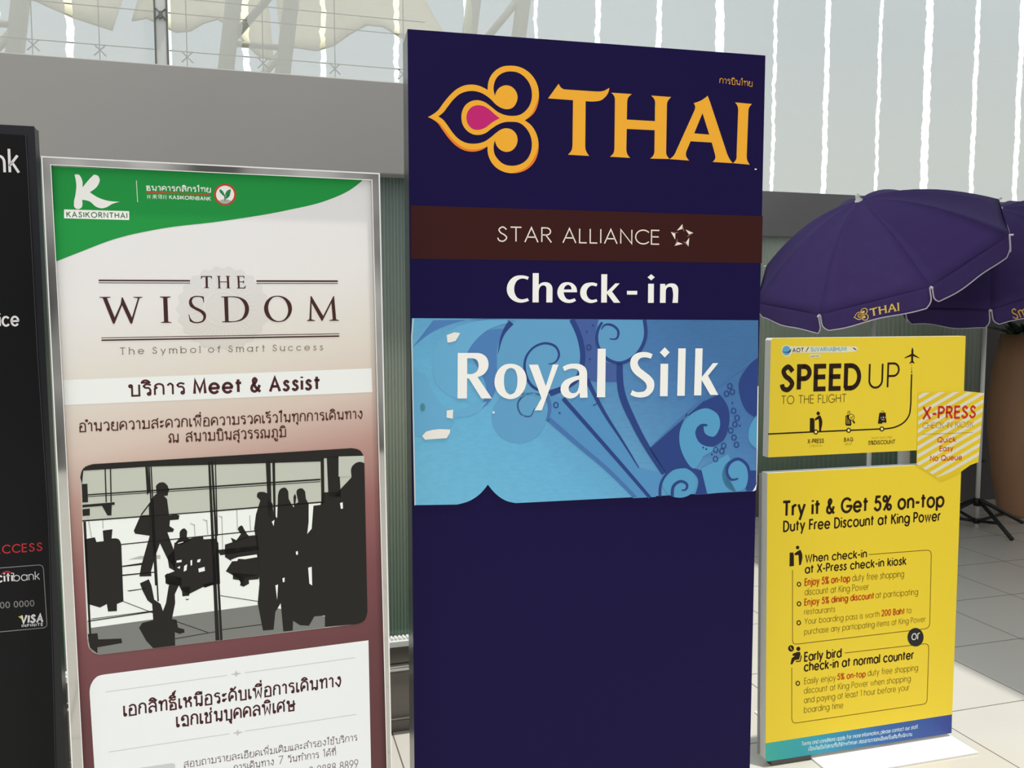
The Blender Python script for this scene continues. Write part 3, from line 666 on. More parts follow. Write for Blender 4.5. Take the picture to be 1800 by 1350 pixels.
L_A = '330,1078 390,1030* 440,940 720,320 738,250* 715,192 830,150* 935,75 975,180 1245,1000 1285,1080* 1330,1142 1012,1122 1055,1065* 1050,1000 1000,815 665,795 595,960 592,1020* 640,1100'
L_AH = '853,350 722,670 960,690'
L_I = '1368,180 1635,205 1590,265* 1578,340 1553,1010 1560,1090* 1600,1165 1335,1142 1385,1080* 1393,1000 1418,300 1408,240*'
em = Print(PF, 1).poly(ZA, EM_OUT, EM_IN).build('emblem', GOLD, pillar)
Print(PF, 2).poly(ZA, EM_DROP).build('emblem_centre', MAGENTA, em)
Print(PF, 2).poly(ZA, '125,674 180,715* 230,785* 300,880* 380,960* 470,1010* 560,1023* 650,1005* 715,967 640,990* 560,1001* 480,988* 400,943* 320,868* 250,778* 190,710*').poly(ZA, '1270,430 1258,520* 1215,610* 1120,685 1195,612* 1238,520*').poly(ZA, '1267,950 1258,1050* 1215,1145* 1140,1215* 1050,1250* 970,1255 1060,1232* 1140,1190* 1200,1120* 1245,1030*').build('emblem_shade', ORANGE, em)
Print(PF, 1).poly(ZB, L_T).poly(ZB, L_H).poly(ZC, L_A, L_AH).poly(ZC, L_I).build('headline_lettering', GOLD, pillar)
Print(PF, 1).text(PX, 'การบินไทย', (1265, 146), (1322, 152), 8.5, .55, .7, cap=5).build('small_lettering', GOLD, pillar)
Print(PF, 1).poly(PX, '1326.5,296.5 1330,296.5 1330,298.5 1326.5,298.5').build('scratch', WHITE, pillar)
Print(PF, 1).poly(PX, '721.9,361 1340.6,380 1339,462.5 722.2,455').build('brown_band', ink('brown', (54, 22, 21)), pillar)
ZR = Z(840, 360, 420 / 1800)
Print(PF, 2).text(ZR, 'STAR ALLIANCE', (150, 274), (1362, 297), 108, .62, 1.25).build('band_lettering', CREAM, pillar)
st = Print(PF, 2); st2 = Print(PF, 2)
for k in range(5):
    a = R(72 * k)
    rot = lambda pts: ' '.join('%f,%f' % (1537 + (x * math.cos(a) - y * math.sin(a)) * (.97 if True else 1), 237 + x * math.sin(a) + y * math.cos(a)) for x, y in pts)
    st.poly(ZR, rot([(4, -92), (-40, -42), (2, -55)])); st2.poly(ZR, rot([(4, -92), (2, -55), (20, -32)]))
so_ = st.build('star_mark', CREAM, pillar); st2.build('star_shade', ink('star_shade', (128, 98, 98)), so_)
ZD = Z(880, 470, 170 / 1800); ZE = Z(1040, 470, 170 / 1800)
c = Print(PF, 1)
c.poly(ZD, '525,178 503,232 450,212* 390,208* 310,245* 262,330* 252,420* 270,500* 320,570* 390,595* 440,590* 503,572 527,622 460,645* 380,657* 270,635* 170,560* 118,450* 118,360* 165,250* 260,170* 370,148* 450,155*')
c.poly(ZD, '597,107 710,107 708,330 755,290* 830,275* 900,290* 950,340* 965,410 963,652 850,652 852,400 840,355* 800,335* 750,350* 718,400* 708,460 708,652 593,652')
c.poly(ZD, '1423,463 1172,463 1190,530* 1230,585* 1275,600* 1330,590* 1378,575 1402,622 1330,655* 1255,662* 1150,630* 1080,560* 1055,470* 1075,380* 1140,300* 1245,275* 1340,300* 1400,360*', '1175,412 1320,412 1305,355* 1255,325* 1205,350*')
c.poly(ZD, '1802,305 1782,358 1740,343* 1690,340* 1630,380* 1598,460* 1610,530* 1650,585* 1700,605* 1740,600* 1784,588 1802,632 1740,655* 1670,663* 1570,630* 1500,560* 1480,470* 1500,380* 1560,310* 1660,283* 1740,285*')
c.poly(ZE, '180,128 290,128 285,452 440,298 522,298 378,450 533,658 412,658 283,485 283,655 177,655')
c.poly(ZE, '657,437 847,437 847,507 657,507').poly(ZE, '1052,305 1158,305 1155,660 1048,660').poly(ZE, '1108,127 1175,184 1108,242 1040,184')
c.poly(ZE, '1275,307 1370,307 1368,350 1420,310* 1490,298* 1560,315* 1602,365* 1612,430 1605,660 1502,660 1505,420* 1490,375* 1450,362* 1405,380* 1380,430 1375,660 1270,660')
c.build('check_in_lettering', WHITE, pillar)
# the pasted blue board with its swirls
ZQ = Z(700, 440, 650 / 1798)
uA, uB = PF.uv(723, 700)[0], PF.uv(1332, 700)[0]; zA, zB = PF.uv(723, 880)[1], PF.uv(723, 560)[1]
ax = .75 / (uB - uA); az = .42 / (zB - zA)
BOARD = '66,330 1748,340 1747,700 1741,1130 1735,1162 1722,1170 570,1228 520,1215* 470,1180* 435,1138 400,1180* 350,1215* 285,1235 78,1238 62,420'
GB = gradient('board_print', ax, az, -(ax * uA + az * zA), [(0, (106, 180, 212)), (.35, (98, 170, 208)), (.6, (86, 142, 186)), (.85, (66, 114, 168)), (1, (60, 106, 156))], .4, .3, PK, .05)
bo = prism(PF, ZQ, [BOARD], -.003, -.0004).build('blue_board', GB, pillar)
B1, B2, B3, B4, B5 = ink('swirl_navy', (44, 66, 126)), ink('swirl_mid', (76, 122, 178)), ink('swirl_light', (102, 166, 204)), ink('swirl_pale', (92, 150, 192)), ink('swirl_violet', (68, 92, 152))
def bp(l): return Print(PF, l, .003)
w = bp(1).poly(ZQ, '335,490 400,405* 520,380 590,335 490,440* 478,560* 485,640 440,740* 330,800* 280,805 420,720*'); w.poly(ZQ, '70,470 170,340 520,336 300,345* 160,400*'); w.build('swirl_shadow', B2, bo)
bp(2).poly(ZQ, '165,560* 190,450* 270,380* 380,345* 520,338 545,350 430,390* 350,470* 310,570* 300,690 350,735* 240,700* 180,640*').poly(ZQ, '75,585 130,605* 165,680* 250,780* 380,740 430,735 380,790* 280,810 235,880* 80,900').build('swirl_crescent', B3, bo)
bp(3).poly(ZQ, '575,336 515,400* 483,520* 486,620* 560,690* 660,705* 740,690* 840,640* 880,560* 888,470* 870,400* 835,337').disc(ZQ, 585, 810, 132, 125).build('swirl_petal', ink('swirl_petal', (94, 154, 194)), bo)
bp(2).poly(ZQ, '850,336 970,337 960,470* 1010,545 1070,560 1080,640 960,640 880,620 895,470*').build('swirl_gap', B5, bo)
bp(3).poly(ZQ, '975,337 1190,339 1195,430* 1150,505* 1070,545* 1005,520* 965,450*').build('swirl_petal', B4, bo)
bp(2).poly(ZQ, '745,700 800,720 960,905* 1220,1200 1140,1204 1010,1065* 880,955* 730,820').poly(ZQ, '900,640 930,640 1160,1055 1290,1085 1250,1198 1215,1200 1100,1060* 960,900* 830,740').build('swirl_ray', ink('swirl_ray', (82, 140, 188)), bo)
w = bp(4)
w.stroke(ZQ, '842,336 882,430 895,530 868,625 800,670 735,695', (26, 26, 24, 30))
w.stroke(ZQ, '735,690 650,660 615,590 620,520 660,470 720,452 765,470 780,510 760,545 728,552', (14, 14, 10, 12, 10, 4))
w.stroke(ZQ, '800,720 960,900 1100,1060 1222,1202', (20, 16)).stroke(ZQ, '915,625 1000,790 1090,930 1168,1057', (22, 14, 5))
w.stroke(ZQ, '1075,550 1082,680 1150,850 1290,1085', (30, 34, 24)).stroke(ZQ, '1195,338 1198,430 1150,512 1070,548 1010,525 965,450 972,380 990,350', (18, 16, 16, 12))
w.stroke(ZQ, '985,385 1003,363 1040,365 1068,395 1060,428 1025,430', (5, 12, 12, 5)).stroke(ZQ, '548,350 512,400 485,500', (30, 16, 2)).stroke(ZQ, '945,755 968,742', 5)
w.poly(ZQ, '1218,965 1480,735 1560,700 1600,760* 1605,850* 1570,930* 1500,945* 1452,900* 1448,855 1400,790 1365,900* 1380,990* 1445,1062 1475,1070 1500,1185 1440,1188 1455,1110* 1370,1052* 1300,1085').poly(ZQ, '1746,520 1690,575* 1655,640* 1660,710* 1700,790* 1744,815').poly(ZQ, '1700,1070 1741,1070 1740,1165 1690,1170')
w.build('swirl_line', B1, bo)
bp(3).stroke(ZQ, '720,705 735,760 722,830', (24, 18, 14)).stroke(ZQ, '730,820 880,950 1010,1060 1150,1200', (24, 20, 18)).stroke(ZQ, '690,702 620,700 580,745 598,798 640,806 660,768', (10, 9, 9, 4)).stroke(ZQ, '1225,960 1480,720 1740,520', 8).build('swirl_line', ink('swirl_soft', (70, 112, 168)), bo)
bp(5).poly(ZQ, '1370,960* 1372,860* 1430,790* 1500,768* 1552,800* 1560,860* 1530,905* 1490,890* 1482,850 1450,860* 1455,910* 1500,950* 1560,955 1480,1000 1440,1060*').disc(ZQ, 1365, 1128, 84, 74).disc(ZQ, 1640, 1092, 68, 80).poly(ZQ, '1700,880* 1740,800 1742,965 1705,930*').poly(ZQ, '1470,1060 1600,990 1620,1030 1590,1080 1640,1170 1500,1183').build('swirl_curl', ink('swirl_curl', (84, 150, 192)), bo)
w = bp(6)
w.stroke(ZQ, '1330,1195 1340,1140 1375,1122 1402,1140 1395,1162 1375,1165', (16, 14, 12, 6)).stroke(ZQ, '1270,1195 1280,1120 1330,1065 1400,1055', (14, 12, 6)).stroke(ZQ, '1650,1108 1618,1114 1595,1080 1608,1035 1650,1014 1690,1040 1704,1095 1690,1160', (8, 14, 14, 14, 10))
w.stroke(ZQ, '1500,850 1470,852 1452,880 1470,925 1520,940 1570,905 1590,840 1585,770', (10, 18, 26, 30, 34))
for x, y in ((1610, 660), (1622, 688), (1594, 697), (1628, 780), (1645, 815), (1634, 846), (1614, 876), (1642, 945), (1580, 950), (1541, 970), (1571, 976), (1630, 910), (1540, 1014), (925, 472), (765, 752)): w.ring(ZQ, x, y, 11, 5, 13, 10)
for x, y in ((1480, 958), (1495, 966), (1522, 992), (1622, 742), (1658, 852), (930, 530), (783, 790), (915, 395), (945, 365)): w.disc(ZQ, x, y, 5, n=8)
w.build('swirl_line', B1, bo)
bp(8).poly(ZQ, '235,412 262,402 272,398 300,402 292,418 278,440 255,447 238,448').poly(ZQ, '235,778 266,774 264,818 234,812').poly(ZQ, '115,902 135,880 165,872 200,868 252,870 250,888 235,912 130,920').disc(ZQ, 462, 787, 6, n=8).build('torn_patch', ink('torn', (228, 226, 218)), bo)
bp(8).disc(ZQ, 118, 762, 12, 18).build('stain', ink('stain', (72, 132, 150)), bo)
prism(PF, ZQ, ['62,420 70,332 76,332 68,420 84,1238 78,1238'], -.0042, -.0035).build('peeled_edge', ink('peeled', (196, 208, 206)), bo)
prism(PF, ZQ, ['1741,1130 1735,1165 1720,1171 1732,1150', '1744,660 1748,660 1745,920 1740,1130 1738,1130'], -.0045, -.0035).build('curled_edge', WHITE, bo)
ZF = Z(790, 600, 160 / 1662); ZG = Z(920, 600, 160 / 1662); ZH = Z(1095, 600, .1)
c = bp(9)
c.poly(ZF, '147,210 470,210 580,225* 670,290* 708,400* 690,510* 620,600* 508,650 770,1040 580,1040 350,675 318,675 315,1040 143,1040', '320,308 410,308 490,335* 527,440* 500,540* 420,590* 320,592')
c.poly(ZF, '1110,407* 1230,430* 1340,510* 1395,630* 1398,760* 1350,900* 1240,1015* 1110,1052* 980,1020* 870,920* 820,790* 822,680* 880,530* 990,430*', '1115,485* 1180,510* 1220,590* 1235,720* 1215,860* 1170,940* 1105,968* 1040,930* 1000,830* 990,720* 1005,590* 1050,510*')
c.poly(ZG, '95,425 260,422 402,815 530,422 635,422 330,1255 200,1258 322,1035')
c.poly(ZG, '710,465 800,420* 920,405* 1050,425* 1130,490* 1155,580 1155,800 1165,1025 1025,1028 1018,935 960,1000* 890,1035* 820,1038* 730,1000* 675,910* 680,810* 740,720* 860,660* 1010,620 1010,570* 985,520* 920,497* 850,500* 740,542', '1008,695 930,725* 850,780* 818,850* 840,920* 895,945* 960,925* 1000,840*')
c.poly(ZG, '1348,133 1495,133 1485,1018 1333,1018')
c.poly(ZH, '512,225 480,303 430,288* 360,280* 285,305* 250,370* 280,450* 370,530* 470,610* 530,690* 542,770* 515,870* 430,955* 310,985* 200,970* 120,935 155,855 220,885* 300,888* 370,870* 408,800* 390,735* 320,665* 220,590* 145,500* 118,400* 140,290* 220,215* 330,187* 430,193*')
c.poly(ZH, '650,393 785,393 775,962 640,962').poly(ZH, '725,103 810,192 725,285 637,192').poly(ZH, '962,122 1093,122 1075,955 942,955').poly(ZH, '1262,122 1390,122 1375,625 1570,380 1665,380 1485,603 1665,940 1525,940 1372,680 1365,948 1238,948')
c.build('board_lettering', WHITE, bo)

# ---------------------------------------------------------------- the chrome framed bank poster
kp = at_depth(100, 600, 1.9)
KF = Face((kp.x, kp.y), R(2.8))
poster = empty('framed_poster_stand', KF.o, KF.yaw)
tag(poster, 'chrome framed poster stand with green corner and maroon foot beside the purple pillar', 'sign')
FO = '74,276 666,305.5 701,2000 160,2000'; FI = '91.5,292 651.5,318.5 694,1960 181,1960'
prism(KF, PX, [FO, FI], -.012, .03).build('frame', M_CHROME, poster, bevel=.002)
M_GLINT = mat('edge_glint', (240, 240, 238), .35, .2, .5)  # pale thin rings paint the sky's glint along the frame's edges
def inset(q, d):
    p = [tuple(map(float, t.split(','))) for t in q.split()]
    return ' '.join('%f,%f' % (x + (d if i in (0, 3) else -d), y + (d if i in (0, 1) else -d)) for i, (x, y) in enumerate(p))
prism(KF, PX, [FO, inset(FO, 2.2)], -.0128, -.0122).build('frame_glint', M_GLINT, poster)
prism(KF, PX, [inset(FI, -1.4), FI], -.0126, -.0122).build('frame_glint', M_GLINT, poster)
prism(KF, PX, ['80,284 660,312 697,1980 170,1980'], .012, .028).build('back_panel', M_DARK, poster)
kv = lambda y: KF.uv(380, y)[1]
um = KF.uv(380, 700)[0]; k0, k1 = kv(1350), kv(290); sz = 1 / (k0 - k1)
stops = [(0, (222, 221, 224)), (.2, (222, 220, 219)), (.32, (214, 208, 198)), (.42, (204, 186, 174)), (.5, (178, 142, 132)), (.6, (146, 98, 96)), (.72, (118, 70, 74)), (.85, (100, 58, 62)), (1, (92, 52, 56))]
axx = .13; off = -k1 * sz - axx * um
PAPER = gradient('poster_paper', axx, sz, off, stops, .35, .3, PK)
prism(KF, PX, ['88,288 655,315 694,1965 178,1965'], 0, .01).build('paper', PAPER, poster)
DARKBR = ink('dark_brown', (66, 40, 38)); GREYTX = ink('grey_text', (120, 108, 98))
ZM = Z(0, 0, 700 / 1800); ZN = Z(90, 270, 370 / 1800); ZI = Z(165, 470, 220 / 1800); ZJ = Z(380, 470, 230 / 1800); ZX = Z(80, 440, 1 / 3); ZL = Z(80, 1110, 660 / 1800); ZY = Z(240, 1270, 420 / 1800); ZK = Z(120, 780, 560 / 1800)
Print(KF, 1).poly(ZM, '235,752 1640,815 1580,860* 1480,905* 1300,950* 1000,1000* 720,1035* 520,1080* 360,1140* 258,1180').build('green_corner', ink('bank_green', (34, 142, 66)), poster)
Print(KF, 2).poly(ZN, '200,180 235,180* 262,220* 268,290 330,215* 365,180 400,190* 415,225* 400,270* 330,330 400,375* 470,400* 585,412 520,432* 470,460* 430,468* 385,455* 330,410* 265,395 255,465* 225,475* 200,460* 195,420* 208,350* 215,270*').poly(ZN, '110,477 667,492 667,568 110,553').poly(ZN, '726,230 731,230 742,415 737,415').build('letter_mark', WHITE, poster)
Print(KF, 3).text(ZN, 'KASIKORNTHAI', (135, 541), (648, 551), 42, 1.5, 1.6).build('box_lettering', ink('box_green', (92, 128, 100)), poster)
w = Print(KF, 2).text(ZN, 'ธนาคารกสิกรไทย', (815, 314), (1362, 330), 38, 1.0, .8, cap=5).text(ZN, 'KASIKORNBANK', (1012, 386), (1362, 400), 28, 1.5, 1.2)
for t in ('820,357 850,358', '818,371 852,372', '828,357 824,388', '843,358 844,388', '868,355 902,356', '870,362 900,363', '866,370 904,371', '885,350 884,388', '880,372 866,387', '888,372 904,388', '912,362 925,350 934,360', '914,370 930,371', '922,362 922,386', '936,354 946,354 946,368 936,368', '936,361 946,361', '936,354 936,386 948,380', '940,370 950,387', '958,362 964,354', '957,375 966,363', '962,368 962,390', '970,358 988,359', '968,370 990,371', '982,371 982,388 976,386'):
    w.stroke(ZN, t, 3.2, smooth=False)
w.disc(ZN, 1487, 350, 78, 76).build('logo_lettering', WHITE, poster)
Print(KF, 2).poly(ZN, '815,326 1352,344 1352,354 815,336').ring(ZN, 1487, 350, 86, 17, 84).build('logo_rule', ink('bank_red', (190, 66, 46)), poster)
Print(KF, 3).poly(ZN, '1440,302 1470,325* 1482,352 1480,362* 1455,345* 1440,325*').poly(ZN, '1535,305 1500,322* 1488,352 1490,360 1515,352* 1532,335*').poly(ZN, '1532,340 1500,358* 1490,372 1492,385* 1520,370*').poly(ZN, '1478,350 1490,355 1490,402 1482,402').build('logo_leaf', ink('leaf', (44, 130, 78)), poster)
Print(KF, 3).poly(ZN, '1432,405 1487,390* 1542,405 1515,424* 1487,430* 1458,424*').build('logo_ground', ink('logo_grey', (168, 172, 170)), poster)
# rosette, title
ros = []
for i in range(132):
    a = 2 * math.pi * i / 132; k = 1 + .035 * math.cos(a * 22)
    ros.append(KF.uv(391.5 + 79 * k * math.cos(a), 542 + 72 * k * math.sin(a)))
w = Print(KF, 1); w.put(ros, [tuple(range(132))[::-1]])
PAP2 = gradient('poster_rosette', axx, sz, off, stops, .35, .3, PK, 0, .90); PAP3 = gradient('poster_rosette_ray', axx, sz, off, stops, .35, .3, PK, 0, .95)
w.build('rosette', PAP2, poster)
w = Print(KF, 2)
for i in range(44):
    a = 2 * math.pi * i / 44; v, f = ribbon([Vector((391.5 + 40 * math.cos(a), 542 + 37 * math.sin(a))), Vector((391.5 + 58 * math.cos(a), 542 + 53 * math.sin(a)))], (1.2, 2.6)); w.put([KF.uv(*q) for q in v], f)
w.ring(PX, 391.5, 542, 33, 3, 30).build('rosette_rays', PAP3, poster)
c = Print(KF, 3)
c.poly(ZI, '80,425 242,425 242,433 188,443 300,720 385,530 400,432 415,432 548,722 632,445 568,433 568,425 700,425 700,433 655,445 550,808 527,808 405,545 297,810 275,810 128,442 80,433')
c.poly(ZI, '950,420 1103,420 1103,430 1057,440 1070,780 1118,790 1118,798 965,798 965,790 1010,780 997,440 950,430')
c.poly(ZI, '1580,420 1585,505 1575,505 1555,440* 1490,425* 1430,440* 1410,490* 1440,550* 1530,600* 1600,650* 1615,710* 1580,775* 1500,802* 1440,800* 1380,775 1362,680 1372,678 1395,740* 1440,780* 1500,785* 1560,760* 1575,710* 1545,660* 1460,610* 1385,560* 1367,500* 1390,440* 1450,412* 1520,412*')
c.poly(ZJ, '68,402 220,398 320,410* 410,460* 452,560* 430,660* 360,725* 260,750* 80,753 80,745 122,740 108,415 68,410', '162,412 230,410* 330,440* 390,530* 390,620* 350,700* 260,738* 172,740')
c.poly(ZJ, '850,390* 950,415* 1025,490* 1042,580* 1010,670* 940,735* 855,753* 760,730* 685,660* 658,570* 680,480* 750,410*', '845,403* 920,430* 975,510* 990,590* 970,670* 920,725* 860,740* 790,715* 735,640* 715,555* 735,470* 785,415*')
c.poly(ZJ, '1298,395 1310,395 1472,668 1612,395 1622,395 1650,715 1690,728 1690,735 1555,735 1555,728 1603,715 1585,490 1462,735 1450,735 1312,490 1310,715 1360,730 1360,738 1248,738 1248,730 1282,715')
c.cut()
c.poly(ZI, '1540,125 1695,125 1700,165 1692,165 1680,138 1637,138 1640,285 1660,292 1660,298 1585,298 1585,292 1608,285 1605,138 1560,138 1548,165 1540,165')
c.poly(ZJ, '10,118 62,118 62,125 48,128 52,195 148,195 145,128 130,125 130,118 190,118 190,125 175,128 182,278 195,282 195,288 138,288 138,282 150,278 148,205 52,205 55,278 68,282 68,288 20,288 20,282 32,278 25,128 10,125')
c.poly(ZJ, '280,118 385,118 390,150 382,150 370,128 318,128 322,195 365,195 375,180 382,180 382,220 375,220 365,205 322,205 325,278 385,278 398,250 407,250 400,290 285,290 285,282 300,278 292,128 280,125')
c.build('title_lettering', DARKBR, poster)
c = Print(KF, 3)
c.stroke(ZI, '68,187 1383,193', 22, smooth=False).stroke(ZI, '70,222 1385,227', 9, smooth=False).stroke(ZJ, '553,188 1673,190', 22, smooth=False).stroke(ZJ, '556,221 1673,221', 9, smooth=False)
c.stroke(PX, '178.2,594 596.3,586.7', 1.2, smooth=False).stroke(PX, '178.4,598.1 596.3,590.8', 2.5, smooth=False).build('title_rules', DARKBR, poster)
Print(KF, 3).text(ZX, 'The Symbol of Smart Success', (395, 548), (1462, 525), 33, .75, 3.3, serif=True).build('slogan_lettering', GREYTX, poster)
Print(KF, 1).poly(ZX, '68,685 1720,622 1724,748 84,817').build('white_strip', ink('strip', (226, 229, 227)), poster)
MAR = ink('maroon', (74, 40, 42))
Print(KF, 2).text(ZX, 'บริการ', (443, 768), (732, 757), 58, .85, .9, cap=5).text(ZX, 'Meet & Assist', (786, 756), (1442, 731), 70, 1.45, 1.5).build('strip_lettering', MAR, poster)
BRN = ink('brown_text', (84, 50, 44))
Print(KF, 2).text(ZX, 'อำนวยความสะดวกเพื่อความรวดเร็วในทุกการเดินทาง', (180, 957), (1670, 887), 45, .75, .95, cap=5).text(ZX, 'ณ สนามบินสุวรรณภูมิ', (652, 1014), (1266, 984), 45, .75, .95, cap=5).build('body_lettering', BRN, poster)
# the silhouette photograph
PB = ink('photo_black', (40, 38, 36)); PG = ink('photo_grey', (186, 190, 178)); PWH = ink('photo_white', (230, 234, 230)); PD = ink('photo_floor', (120, 122, 118))
ph = Print(KF, 1).poly(ZK, '68,190 85,140* 140,115 1600,25 1650,40* 1672,80 1690,950 1670,1000* 1620,1020 180,1192 125,1165* 108,1110').build('photo_print', PG, poster)
Print(KF, 2).poly(ZK, '80,440 1430,330 1450,975 1070,910 130,1040 108,1000').build('photo_daylight', PWH, ph)
Print(KF, 3).poly(ZK, '130,1040 1070,912 1450,975 1450,1038 180,1192 125,1165 110,1110').build('photo_floor', PD, ph)
c = Print(KF, 4)
c.poly(ZK, '68,190 85,140* 140,115 1600,25 1650,40* 1672,80 1440,82 1430,100 440,130 85,152 78,230')
for t in ('205,140 212,140 218,330 211,330', '235,138 242,138 246,330 239,330', '435,128 450,128 462,270 445,290', '452,126 460,126 500,800 490,800', '464,126 471,126 512,890 504,890', '790,100 802,100 855,1110 832,1112', '806,98 818,98 872,1108 858,1110', '828,96 834,96 846,520 838,520', '1115,92 1142,90 1150,420 1130,420', '1152,90 1168,90 1172,420 1160,420', '1425,75 1444,74 1448,340 1430,340', '1460,70 1527,66 1540,300 1470,300', '110,285 1425,197 1425,206 110,292', '110,297 1425,212 1425,216 110,301', '80,432 800,380 800,386 80,440', '800,378 1430,326 1430,334 800,386', '300,566 1070,488 1070,494 300,572', '300,690 420,672 420,684 300,697', '300,740 490,722 490,728 300,748', '85,440 100,440 130,1080 118,1080', '110,1000 480,945 480,951 110,1006', '76,228 108,226 112,330 80,332', '80,345 262,330 262,345 80,360', '80,370 122,366 122,405 82,408', '190,350 246,345 244,405 222,405'):
    c.poly(ZK, t)
c.poly(ZK, '90,540 150,528 160,555 200,550 195,490 250,483 245,535 285,540* 300,570 312,890 275,905 275,945 225,948 218,905 180,925 110,905')
c.poly(ZK, '495,240 512,222* 540,219* 562,238 566,252 576,256 566,268 562,292 540,295 558,312 570,405 610,398 628,405 624,428 575,432 572,465 598,482 592,498 560,500 600,610 600,700 560,650 518,562 490,640 468,720 470,748 402,750 412,690 440,590 460,520 455,350 470,310 500,280')
c.poly(ZK, '370,492 408,405 460,402 462,520 378,508').stroke(ZK, '412,402 470,325', 7, smooth=False)
c.poly(ZK, '405,788 455,765 470,800 486,880 522,905 535,945 552,900 568,800 592,770 625,800 602,850 604,900 586,990 612,994 620,1038 655,1048 657,1066 628,1074 602,1064 604,1140 480,1155 440,1112 400,1040 418,1012 480,996 474,905 448,885 420,830')
c.poly(ZK, '600,560 640,545 760,520 765,540 830,535 848,560 858,790 760,810 680,850 640,830 625,800 550,790 548,740 600,720 590,640')
c.poly(ZK, '605,560 630,530 635,490* 655,478* 672,495 670,525 690,545 640,570').poly(ZK, '885,570 930,555 1020,520 1070,515 1080,740 1000,760 985,805 960,760 890,720 925,665 885,640')
c.poly(ZK, '960,475* 980,462* 992,480 1010,510 1025,525 930,560 918,530 950,545 975,510').poly(ZK, '110,1075 165,1070 170,1105 300,1100 305,1125 165,1150 165,1185 122,1150')
c.poly(ZK, '1050,480 1060,400 1085,320 1066,300 1070,278* 1100,272* 1125,280 1130,305 1155,340 1160,400 1180,420 1185,290 1200,255* 1225,248* 1243,270 1245,310 1260,340 1275,360 1272,300 1280,282 1288,300 1283,340 1300,330 1290,285 1292,262* 1320,252* 1338,270 1342,310 1358,340 1358,440 1350,510 1375,480 1385,350 1425,345 1440,275 1525,270 1600,190 1605,125* 1640,102* 1673,110 1690,950 1670,1000* 1620,1020 1450,1035 1450,970 1390,975 1360,1028 1310,1025 1270,1000 1268,1055 1215,1060 1200,900 1170,950 1160,1050 1100,1055 1070,900 1080,790 1070,600')
for t in ('545,745 560,732 640,760 640,802 560,795', '640,808 690,806 683,858 645,862', '760,795 830,778 828,792 770,814', '930,728 1080,742 1075,765 1020,770 1022,790 990,808 970,800 976,772 930,765', '840,600 1075,575 1078,600 860,630', '560,640 600,600 605,720 570,700', '660,878 685,876 672,884', '330,830 440,815 440,819 345,834'): c.poly(ZK, t)
for t in ('310,890 480,956', '860,858 1070,890', '600,1000 790,1066', '600,1102 830,1062', '130,990 480,944', '870,1050 1100,1020'): c.stroke(ZK, t, 4, smooth=False)
c.build('photo_silhouettes', PB, ph)
c = Print(KF, 3)
for t in ('712,455 716,520', '690,450 714,462', '782,430 788,512', '760,428 784,438', '952,372 956,490', '1025,405 1030,488', '868,410 872,600', '850,408 868,416', '110,410 132,530', '195,430 197,480'): c.stroke(ZK, t, 6, smooth=False).cut()
c.poly(ZK, '340,655 400,635 520,628 520,650 400,652').build('photo_mast', ink('photo_mast', (176, 180, 176)), ph)
for t in ('612,660 640,655 640,668 612,672', '655,690 672,680 668,715 652,722', '735,705 770,695 772,718 738,726', '730,655 748,650 744,668 728,670', '690,660 700,655 700,684 692,690', '615,700 632,690 630,706', '920,655 960,640 1065,625 1068,640 1000,652 960,650 955,662 922,664', '1150,440 1165,430 1160,465', '1355,700 1375,695 1378,800 1362,790', '1170,800 1185,795 1180,880', '1535,335 1550,330 1552,365 1540,368', '1285,610 1296,605 1298,625 1288,628', '1210,760 1222,755 1222,780 1212,782', '620,560 650,552 650,556 620,565'): Print(KF, 5).poly(ZK, t).build('photo_highlight', PWH, ph)
Print(KF, 5).poly(ZK, '1527,72 1672,68 1672,102 1625,108* 1602,130* 1600,183 1527,185').build('photo_pane', PG, ph)
# the white card
Print(KF, 1).poly(ZL, '213,320 218,255* 245,218* 290,205 1548,42 1560,620 1590,2150 330,2150').build('white_card', ink('card', (228, 231, 232)), poster)
RULE = ink('rule_grey', (192, 192, 192))
c = Print(KF, 2)
for t in ('288,290 872,210', '955,198 1485,125', '302,578 880,490', '955,478 1490,397'): c.stroke(ZL, t, 2.6, smooth=False).cut()
for x, y in ((914, 203), (921, 485)): c.cut().poly(ZL, '%d,%d %d,%d %d,%d %d,%d %d,%d %d,%d %d,%d %d,%d' % (x - 26, y + 3, x - 6, y - 4, x, y - 16, x + 6, y - 5, x + 26, y - 4, x + 6, y + 5, x, y + 15, x - 6, y + 5))
c.build('card_rules', RULE, poster)
Print(KF, 2).text(ZL, 'เอกสิทธิ์เหนือระดับเพื่อการเดินทาง', (377, 406), (1415, 262), 50, .8, .95, cap=5).text(ZL, 'เฉกเช่นบุคคลพิเศษ', (630, 458), (1195, 377), 50, .8, .95, cap=5).build('card_heading', MAR, poster)
Print(KF, 2).text(ZY, 'สอบถามรายละเอียดเพิ่มเติมและสำรองใช้บริการ', (358, 341), (1660, 134), 42, .6, .95, cap=5).text(ZY, 'การเดินทาง 7 วันทำการ ได้ที่', (735, 366), (1500, 246), 42, .6, .95, cap=5).text(ZY, '0 2888 8899', (1300, 396), (1668, 336), 60, .6, 1.2).build('card_lettering', ink('card_text', (112, 96, 98)), poster)
Print(KF, 2).poly(ZY, '0,345 250,308 285,312* 292,345 300,420 0,470').build('card_picture', ink('card_pic', (196, 200, 198)), poster)

